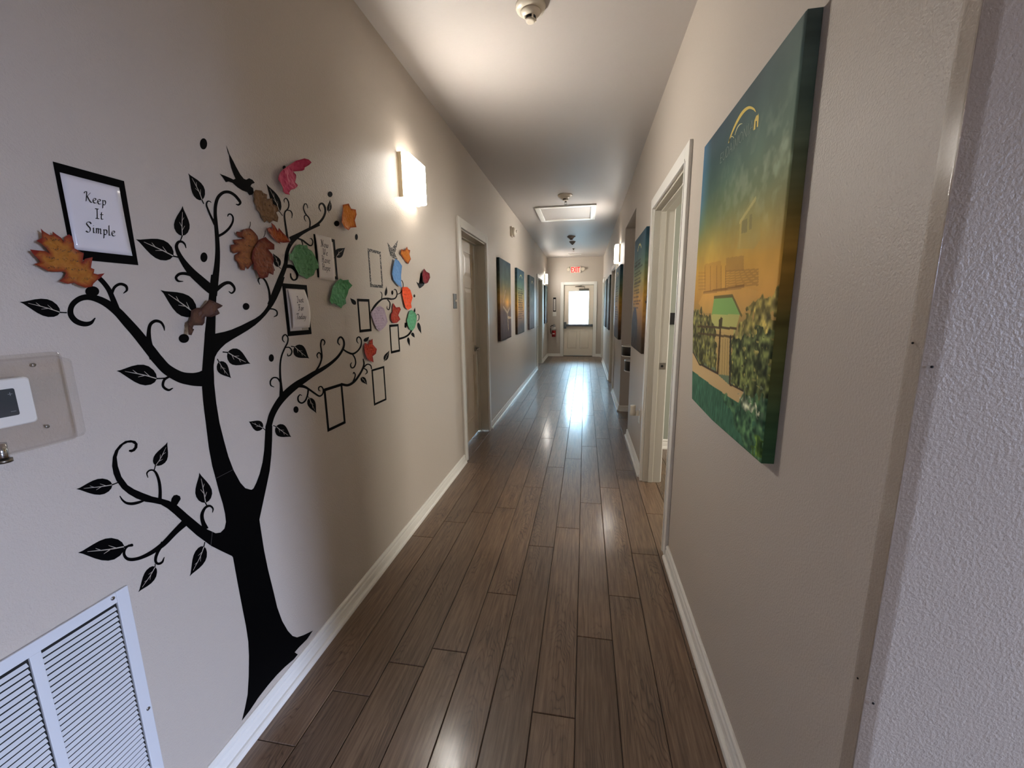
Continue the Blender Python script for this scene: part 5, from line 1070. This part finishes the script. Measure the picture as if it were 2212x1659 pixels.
boxes('screen_mark', [(XL + 0.0312, XL + 0.0314, 0.5445, 0.5505, 1.2016, 1.2022), (XL + 0.0312, XL + 0.0314, 0.5472, 0.5478, 1.199, 1.205), (XL + 0.0312, XL + 0.0314, 0.5435, 0.5505, 1.1705, 1.1711)], mat('screen_marks', (150, 152, 156), 0.4), th)

# ------------------------------------------------------------------ clear corner guard on the wall corner
cg = empty('corner_guard', (XR, YC, 0), 'clear plastic corner guard nailed over the wall corner', 'corner guard')
GW = 0.0275
boxes('guard_leg', [(XR - 0.0024, XR - 0.0006, YC - 0.0024, YC + GW, 0.09, ZC - 0.01)], M_GUARD, cg)
boxes('guard_leg', [(XR - 0.0006, XR + GW - 0.005, YC - 0.0024, YC - 0.0006, 0.09, ZC - 0.01)], M_GUARD, cg)
tube('guard_nose', [(XR - 0.0022, YC - 0.0022, 0.09), (XR - 0.0022, YC - 0.0022, 1.4), (XR - 0.0022, YC - 0.0022, ZC - 0.01)], 0.0012, M_GUARD, cg, 8)
for zz in (0.7206, 1.2845, 1.85): lathe('nail', [(0.0016, 0), (0.0016, 0.0012), (0.0008, 0.0018)], (XR - 0.0024, YC + 0.0172, zz), (-1, 0, 0), M_DARK, cg, 12)
for zz in (0.6952, 1.2529, 1.83): lathe('nail', [(0.0018, 0), (0.0018, 0.0012), (0.0008, 0.0018)], (XR + 0.0114, YC - 0.0024, zz), (0, -1, 0), M_DARK, cg, 12)

# ------------------------------------------------------------------ switches, outlet, alarm on the side walls
def plate(x0, s, y0, y1, z0, z1, m_, label, toggle=True, mt=None):
    r_ = empty('light_switch', (x0, (y0 + y1) / 2, z0), label, 'light switch')
    box('cover_plate', x0 + s * 0.0004, x0 + s * 0.005, y0, y1, z0, z1, m_, r_, 0.0015)
    if toggle:
        yc, zc = (y0 + y1) / 2, (z0 + z1) / 2
        box('toggle', x0 + s * 0.005, x0 + s * 0.016, yc - 0.005, yc + 0.005, zc - 0.004, zc + 0.012, mt or M_IVORY, r_, 0.001)
    for zz in (z0 + 0.018, z1 - 0.018): lathe('screw', [(0.003, 0), (0.003, 0.0008)], (x0 + s * 0.005, (y0 + y1) / 2, zz), (s, 0, 0), M_STEEL, r_, 10)
M_PLATE = mat('steel_plate', (96, 92, 88), 0.4, metal=0.5)
plate(XL, 1, 3.19, 3.276, 1.345, 1.462, M_PLATE, 'dark steel light switch plate beside the closed six-panel door')
plate(XR, -1, 3.288, 3.362, 1.322, 1.425, mat('brown_plate', (86, 62, 48), 0.4), 'brown light switch plate between the doorway casing and a canvas', mt=M_BRASS)
plate(XL, 1, 11.50, 11.575, 1.09, 1.205, mat('brown_plate'), 'brown light switch plate in the far corner by the extinguisher', mt=M_BRASS)
ou = empty('wall_outlet', (XR, 3.46, 0.40), 'white wall outlet low between the doorway and the alcove', 'outlet')
box('cover_plate', XR - 0.005, XR - 0.0004, 3.425, 3.495, 0.385, 0.50, M_PLASTIC, ou, 0.0015)
for zz in (0.42, 0.465): box('socket', XR - 0.0065, XR - 0.005, 3.445, 3.475, zz - 0.013, zz + 0.013, M_PLASTIC, ou, 0.001)
nl = empty('air_freshener', (XR - 0.045, 3.46, 0.45), 'ivory plug-in air freshener in the low wall outlet', 'air freshener')
box('plug', XR - 0.034, XR - 0.0066, 3.437, 3.483, 0.45, 0.492, M_IVORY, nl, 0.004)
lathe('bottle', [(0.010, 0), (0.024, 0.004), (0.025, 0.03), (0.022, 0.045), (0.021, 0.082), (0.022, 0.088), (0.017, 0.09)], (XR - 0.058, 3.45, 0.449), (0, 0, 1), M_IVORY, nl, 24)
al = empty('alarm_strobe', (XL, 5.95, 2.33), 'ivory fire alarm strobe high on the wall above the first canvas', 'alarm')
box('back_plate', XL + 0.0005, XL + 0.03, 5.80, 5.93, 2.315, 2.445, M_IVORY, al, 0.006)
lathe('dome', [(0.056, 0), (0.052, 0.02), (0.040, 0.036), (0.026, 0.044)], (XL + 0.03, 5.865, 2.385), (1, 0, 0), M_IVORY, al, 28)
lathe('lens', [(0.018, 0), (0.018, 0.012), (0.012, 0.02)], (XL + 0.074, 5.865, 2.385), (1, 0, 0), mat('strobe_lens', (230, 220, 205), 0.1), al, 20)
box('lower_lens', XL + 0.03, XL + 0.06, 5.84, 5.90, 2.318, 2.338, mat('strobe_lens'), al, 0.004)

# ------------------------------------------------------------------ ceiling fittings
def smoke(x, y, label, r0=0.068, m_=M_IVORY):
    r_ = empty('smoke_detector', (x, y, ZC), label, 'smoke detector')
    lathe('base', [(r0, 0.0005), (r0, 0.008), (r0 * 0.93, 0.018), (r0 * 0.68, 0.024)], (x, y, ZC), (0, 0, -1), m_, r_, 40)
    lathe('body', [(r0 * 0.66, 0.022), (r0 * 0.64, 0.032), (r0 * 0.5, 0.042), (r0 * 0.36, 0.046)], (x, y, ZC), (0, 0, -1), m_, r_, 40)
    lathe('sensor_slot', [(r0 * 0.36, 0.044), (r0 * 0.33, 0.058)], (x, y, ZC), (0, 0, -1), M_DARK, r_, 32)
    for k in range(4):
        a = k * math.pi / 2 + 0.5; cx, cy = x + r0 * 0.36 * math.cos(a), y + r0 * 0.36 * math.sin(a)
        lathe('cage_rib', [(0.004, 0.040), (0.004, 0.060)], (cx, cy, ZC), (0, 0, -1), m_, r_, 8)
    lathe('cap', [(r0 * 0.34, 0.057), (r0 * 0.30, 0.064), (r0 * 0.2, 0.066)], (x, y, ZC), (0, 0, -1), m_, r_, 32)
smoke(-0.268, 2.115, 'round ivory smoke detector with slotted cap, on the ceiling by the tree wall lamp')
smoke(-0.262, 5.33, 'shallow round smoke detector in front of the attic hatch', 0.088)
smoke(-0.282, 8.30, 'dark looking round detector behind the attic hatch', 0.078, mat('grey_plastic', (120, 108, 100), 0.5))
r_ = empty('ceiling_detector', (-0.28, 8.92, ZC), 'cone shaped ceiling detector behind the round ones', 'detector')
lathe('cone', [(0.066, 0.0005), (0.062, 0.012), (0.030, 0.05), (0.016, 0.056)], (-0.28, 8.92, ZC), (0, 0, -1), mat('grey_plastic'), r_, 28)
lathe('tip', [(0.014, 0.055), (0.008, 0.066)], (-0.28, 8.92, ZC), (0, 0, -1), M_DARK, r_, 16)
def sprinkler(x, y, label):
    r_ = empty('sprinkler_head', (x, y, ZC), label, 'sprinkler')
    lathe('escutcheon', [(0.034, 0.0005), (0.030, 0.006), (0.016, 0.010)], (x, y, ZC), (0, 0, -1), M_BRASS, r_, 28)
    lathe('body', [(0.013, 0.009), (0.013, 0.03), (0.008, 0.035)], (x, y, ZC), (0, 0, -1), M_BRASS, r_, 20)
    for sx in (-1, 1): tube('frame_arm', [(x + sx * 0.011, y, ZC - 0.030), (x + sx * 0.014, y, ZC - 0.045), (x + sx * 0.004, y, ZC - 0.062)], 0.0025, M_CHROME, r_, 8)
    lathe('deflector', [(0.022, 0.062), (0.022, 0.0645)], (x, y, ZC), (0, 0, -1), M_CHROME, r_, 24)
sprinkler(-0.265, 5.545, 'metal sprinkler head just in front of the attic hatch')
sprinkler(-0.284, 9.95, 'small metal sprinkler head near the ceiling vent')
# attic hatch
hx0, hx1, hy0, hy1 = -0.697, 0.124, 5.832, 6.745
ah = empty('attic_hatch', ((hx0 + hx1) / 2, (hy0 + hy1) / 2, ZC), 'white trimmed square attic hatch in the ceiling', 'hatch')
for (a, b, c, d_) in ((hx0, hx0 + 0.07, hy0, hy1), (hx1 - 0.07, hx1, hy0, hy1), (hx0 + 0.07, hx1 - 0.07, hy0, hy0 + 0.07), (hx0 + 0.07, hx1 - 0.07, hy1 - 0.07, hy1)):
    box('trim_board', a, b, c, d_, ZC - 0.020, ZC - 0.0005, M_TRIM, ah, 0.004)
box('hatch_panel', hx0 + 0.072, hx1 - 0.072, hy0 + 0.072, hy1 - 0.072, ZC - 0.006, ZC - 0.0006, M_CEIL, ah)
cv = empty('ceiling_vent', (-0.28, 10.94, ZC), 'slotted ceiling vent in front of the exit sign', 'vent')
for (a, b, c, d_) in ((-0.44, -0.42, 10.86, 11.02), (-0.14, -0.12, 10.86, 11.02), (-0.42, -0.14, 10.86, 10.88), (-0.42, -0.14, 11.0, 11.02)):
    box('vent_frame', a, b, c, d_, ZC - 0.012, ZC - 0.0005, M_PLASTIC, cv, 0.002)
box('dark_backing', -0.42, -0.14, 10.88, 11.0, ZC - 0.003, ZC - 0.0006, M_DARK, cv)
for i in range(5): box('slat', -0.42, -0.14, 10.885 + i * 0.024, 10.893 + i * 0.024, ZC - 0.011, ZC - 0.004, M_PLASTIC, cv)

# ------------------------------------------------------------------ things on the end wall
ex = empty('exit_sign', (-0.27, YF, 2.26), 'red lit EXIT sign with two lamp heads above the door', 'exit sign')
box('housing', -0.415, -0.125, YF - 0.045, YF - 0.0005, 2.262, 2.440, M_IVORY, ex, 0.006)
box('face', -0.395, -0.145, YF - 0.0475, YF - 0.045, 2.280, 2.424, M_EXITFACE, ex)
qd, wd = straight_quads('EXIT', CAPS, 0.17, 0.12)
quads_mesh('lettering', qd, lambda p: (-0.382 + p[0] * 0.224 / wd, YF - 0.0482, 2.292 + p[1] * 0.120), M_REDLIT, ex)
for sx, xx in ((-1, -0.455), (1, -0.075)):
    tube('lamp_arm', [(xx + 0.045 * -sx, YF - 0.02, 2.36), (xx, YF - 0.04, 2.36)], 0.010, M_IVORY, ex, 8)
    lathe('lamp_head', [(0.028, 0), (0.048, 0.03), (0.050, 0.045), (0.046, 0.05)], (xx, YF - 0.03, 2.362), (0, -1, 0), M_IVORY, ex, 24)
    lathe('lamp_lens', [(0.043, 0.0), (0.040, 0.003)], (xx, YF - 0.0805, 2.362), (0, -1, 0), mat('lamp_lens', (206, 196, 176), 0.15), ex, 24)
sg = empty('vertical_sign', (-0.83, YF, 1.245), 'narrow upright dark framed sign above the extinguisher', 'sign')
box('board', -0.870, -0.790, YF - 0.004, YF - 0.0005, 1.245, 1.628, M_DARK, sg)
box('white_strip', -0.855, -0.805, YF - 0.0048, YF - 0.004, 1.275, 1.580, M_PAPER, sg)
qs = []; rng = np.random.RandomState(4)
for i in range(13):
    z = 1.29 + i * 0.022
    for j in range(3):
        a = np.array([-0.838 + 0.016 * rng.rand(), z + 0.013 * rng.rand()]); an = rng.choice([0, 1.57, 0.8]); t = np.array([math.cos(an), math.sin(an)]) * 0.012; n = np.array([-t[1], t[0]]) * 0.16
        qs.append([a - n, a + n, a + t + n, a + t - n])
quads_mesh('print', qs, lambda p: (p[0], YF - 0.0052, p[1]), M_INK, sg)
ws_ = empty('wall_control', (-0.83, YF, 1.12), 'white square control plate below the narrow sign', 'switch plate')
box('cover_plate', -0.880, -0.778, YF - 0.007, YF - 0.0005, 1.118, 1.232, M_PLASTIC, ws_, 0.002)
for xx in (-0.854, -0.804): box('rocker', xx - 0.015, xx + 0.015, YF - 0.010, YF - 0.007, 1.145, 1.205, M_PLASTIC, ws_, 0.002)
fe = empty('fire_extinguisher', (-0.842, YF - 0.07, 0.553), 'red fire extinguisher with black hose hung by the exit door', 'fire extinguisher')
XE, YE = -0.842, YF - 0.072
lathe('cylinder', [(0.050, 0), (0.056, 0.006), (0.057, 0.175), (0.056, 0.18)], (XE, YE, 0.553), (0, 0, 1), M_RED, fe, 32)
lathe('label_band', [(0.0575, 0.178), (0.0575, 0.222), (0.052, 0.245), (0.036, 0.262)], (XE, YE, 0.553), (0, 0, 1), mat('extinguisher_label', (196, 190, 182), 0.4), fe, 32)
box('small_label', XE - 0.03, XE + 0.03, YE - 0.0595, YE - 0.0575, 0.628, 0.652, M_PAPER, fe)
lathe('neck', [(0.034, 0), (0.02, 0.02), (0.018, 0.05)], (XE, YE, 0.812), (0, 0, 1), M_STEEL, fe, 20)
boxes('handle', [(XE - 0.012, XE + 0.065, YE - 0.012, YE + 0.012, 0.866, 0.878), (XE - 0.012, XE + 0.06, YE - 0.012, YE + 0.012, 0.842, 0.852)], M_STEEL, fe, 0.002)
lathe('gauge', [(0.017, 0), (0.017, 0.01)], (XE + 0.004, YE - 0.018, 0.838), (0, -1, 0), M_CHROME, fe, 20)
tube('hose', [(XE - 0.012, YE, 0.858), (XE - 0.05, YE, 0.868), (XE - 0.085, YE, 0.84), (XE - 0.094, YE, 0.78), (XE - 0.088, YE, 0.70), (XE - 0.070, YE - 0.01, 0.63)], 0.011, M_DARK, fe)
box('wall_bracket', XE - 0.02, XE + 0.02, YE + 0.055, YF - 0.0005, 0.70, 0.90, M_STEEL, fe)

# ------------------------------------------------------------------ drinking fountain in the alcove, panel in the room
M_RIM = mat('polished_rim', (226, 224, 220), 0.3, metal=0.7)
df = empty('drinking_fountain', (0.60, 4.95, 0.6), 'two level drinking fountain with dark bowls and bright rims in the alcove', 'drinking fountain')
box('wall_panel', 0.96, 1.0195, 4.50, 5.36, 0.45, 1.15, M_STEEL, df, 0.01)
for yc, zt, xc in ((5.17, 0.885, 0.585), (4.76, 0.760, 0.585)):
    box('support_arm', xc + 0.10, 0.965, yc - 0.11, yc + 0.11, zt - 0.125, zt - 0.015, mat('fountain_dark', (38, 34, 32), 0.3, metal=0.4), df, 0.012)
    lathe('bowl', [(0.118, 0), (0.130, 0.012), (0.130, 0.118), (0.112, 0.120), (0.085, 0.085), (0.02, 0.075)], (xc, yc, zt - 0.13), (0, 0, 1), mat('fountain_dark'), df, 40)
    lathe('top_rim', [(0.126, 0), (0.134, 0.004), (0.134, 0.010), (0.122, 0.013), (0.112, 0.009)], (xc, yc, zt - 0.016), (0, 0, 1), M_RIM, df, 40)
    lathe('bottom_rim', [(0.116, -0.006), (0.129, -0.003), (0.132, 0.006), (0.128, 0.010)], (xc, yc, zt - 0.13), (0, 0, 1), M_RIM, df, 40)
    lathe('bubbler', [(0.016, 0), (0.012, 0.02), (0.016, 0.03), (0.016, 0.05), (0.009, 0.055)], (xc + 0.045, yc - 0.02, zt - 0.01), (0, 0, 1), M_CHROME, df, 20)
ll = empty('added_ceiling_lamp', (1.3, -1.3, ZC), 'added unseen round warm ceiling lamp in the lobby', 'ceiling lamp')  # lamp added out of view to warm and lift the near walls
lathe('base', [(0.17, 0.0005), (0.17, 0.02), (0.16, 0.025)], (1.3, -1.3, ZC), (0, 0, -1), M_PLASTIC, ll, 32)
lathe('glass_bowl', [(0.16, 0.026), (0.15, 0.06), (0.09, 0.09), (0.02, 0.098)], (1.3, -1.3, ZC), (0, 0, -1), mat('added_lobby_glow', (250, 246, 238), 0.4, emit=((1.0, 0.82, 0.64), 26.0)), ll, 32)
rl = empty('added_ceiling_lamp', (1.75, 2.6, ZC), 'added unseen round ceiling lamp inside the grey green room', 'ceiling lamp')  # unseen lamp added to brighten the side room
lathe('base', [(0.15, 0.0005), (0.15, 0.02), (0.14, 0.025)], (1.75, 2.6, ZC), (0, 0, -1), M_PLASTIC, rl, 32)
lathe('glass_bowl', [(0.14, 0.026), (0.13, 0.06), (0.08, 0.085), (0.02, 0.092)], (1.75, 2.6, ZC), (0, 0, -1), mat('added_room_glow', (250, 250, 245), 0.4, emit=((0.92, 0.98, 1.0), 3.0)), rl, 32)
pn = empty('wall_panel_display', (0.80, 3.97, 1.18), 'black rectangle on the grey green room wall', 'panel')
box('panel_body', 0.745, 0.98, 3.952, 3.9695, 1.18, 1.285, M_DARK, pn, 0.002)
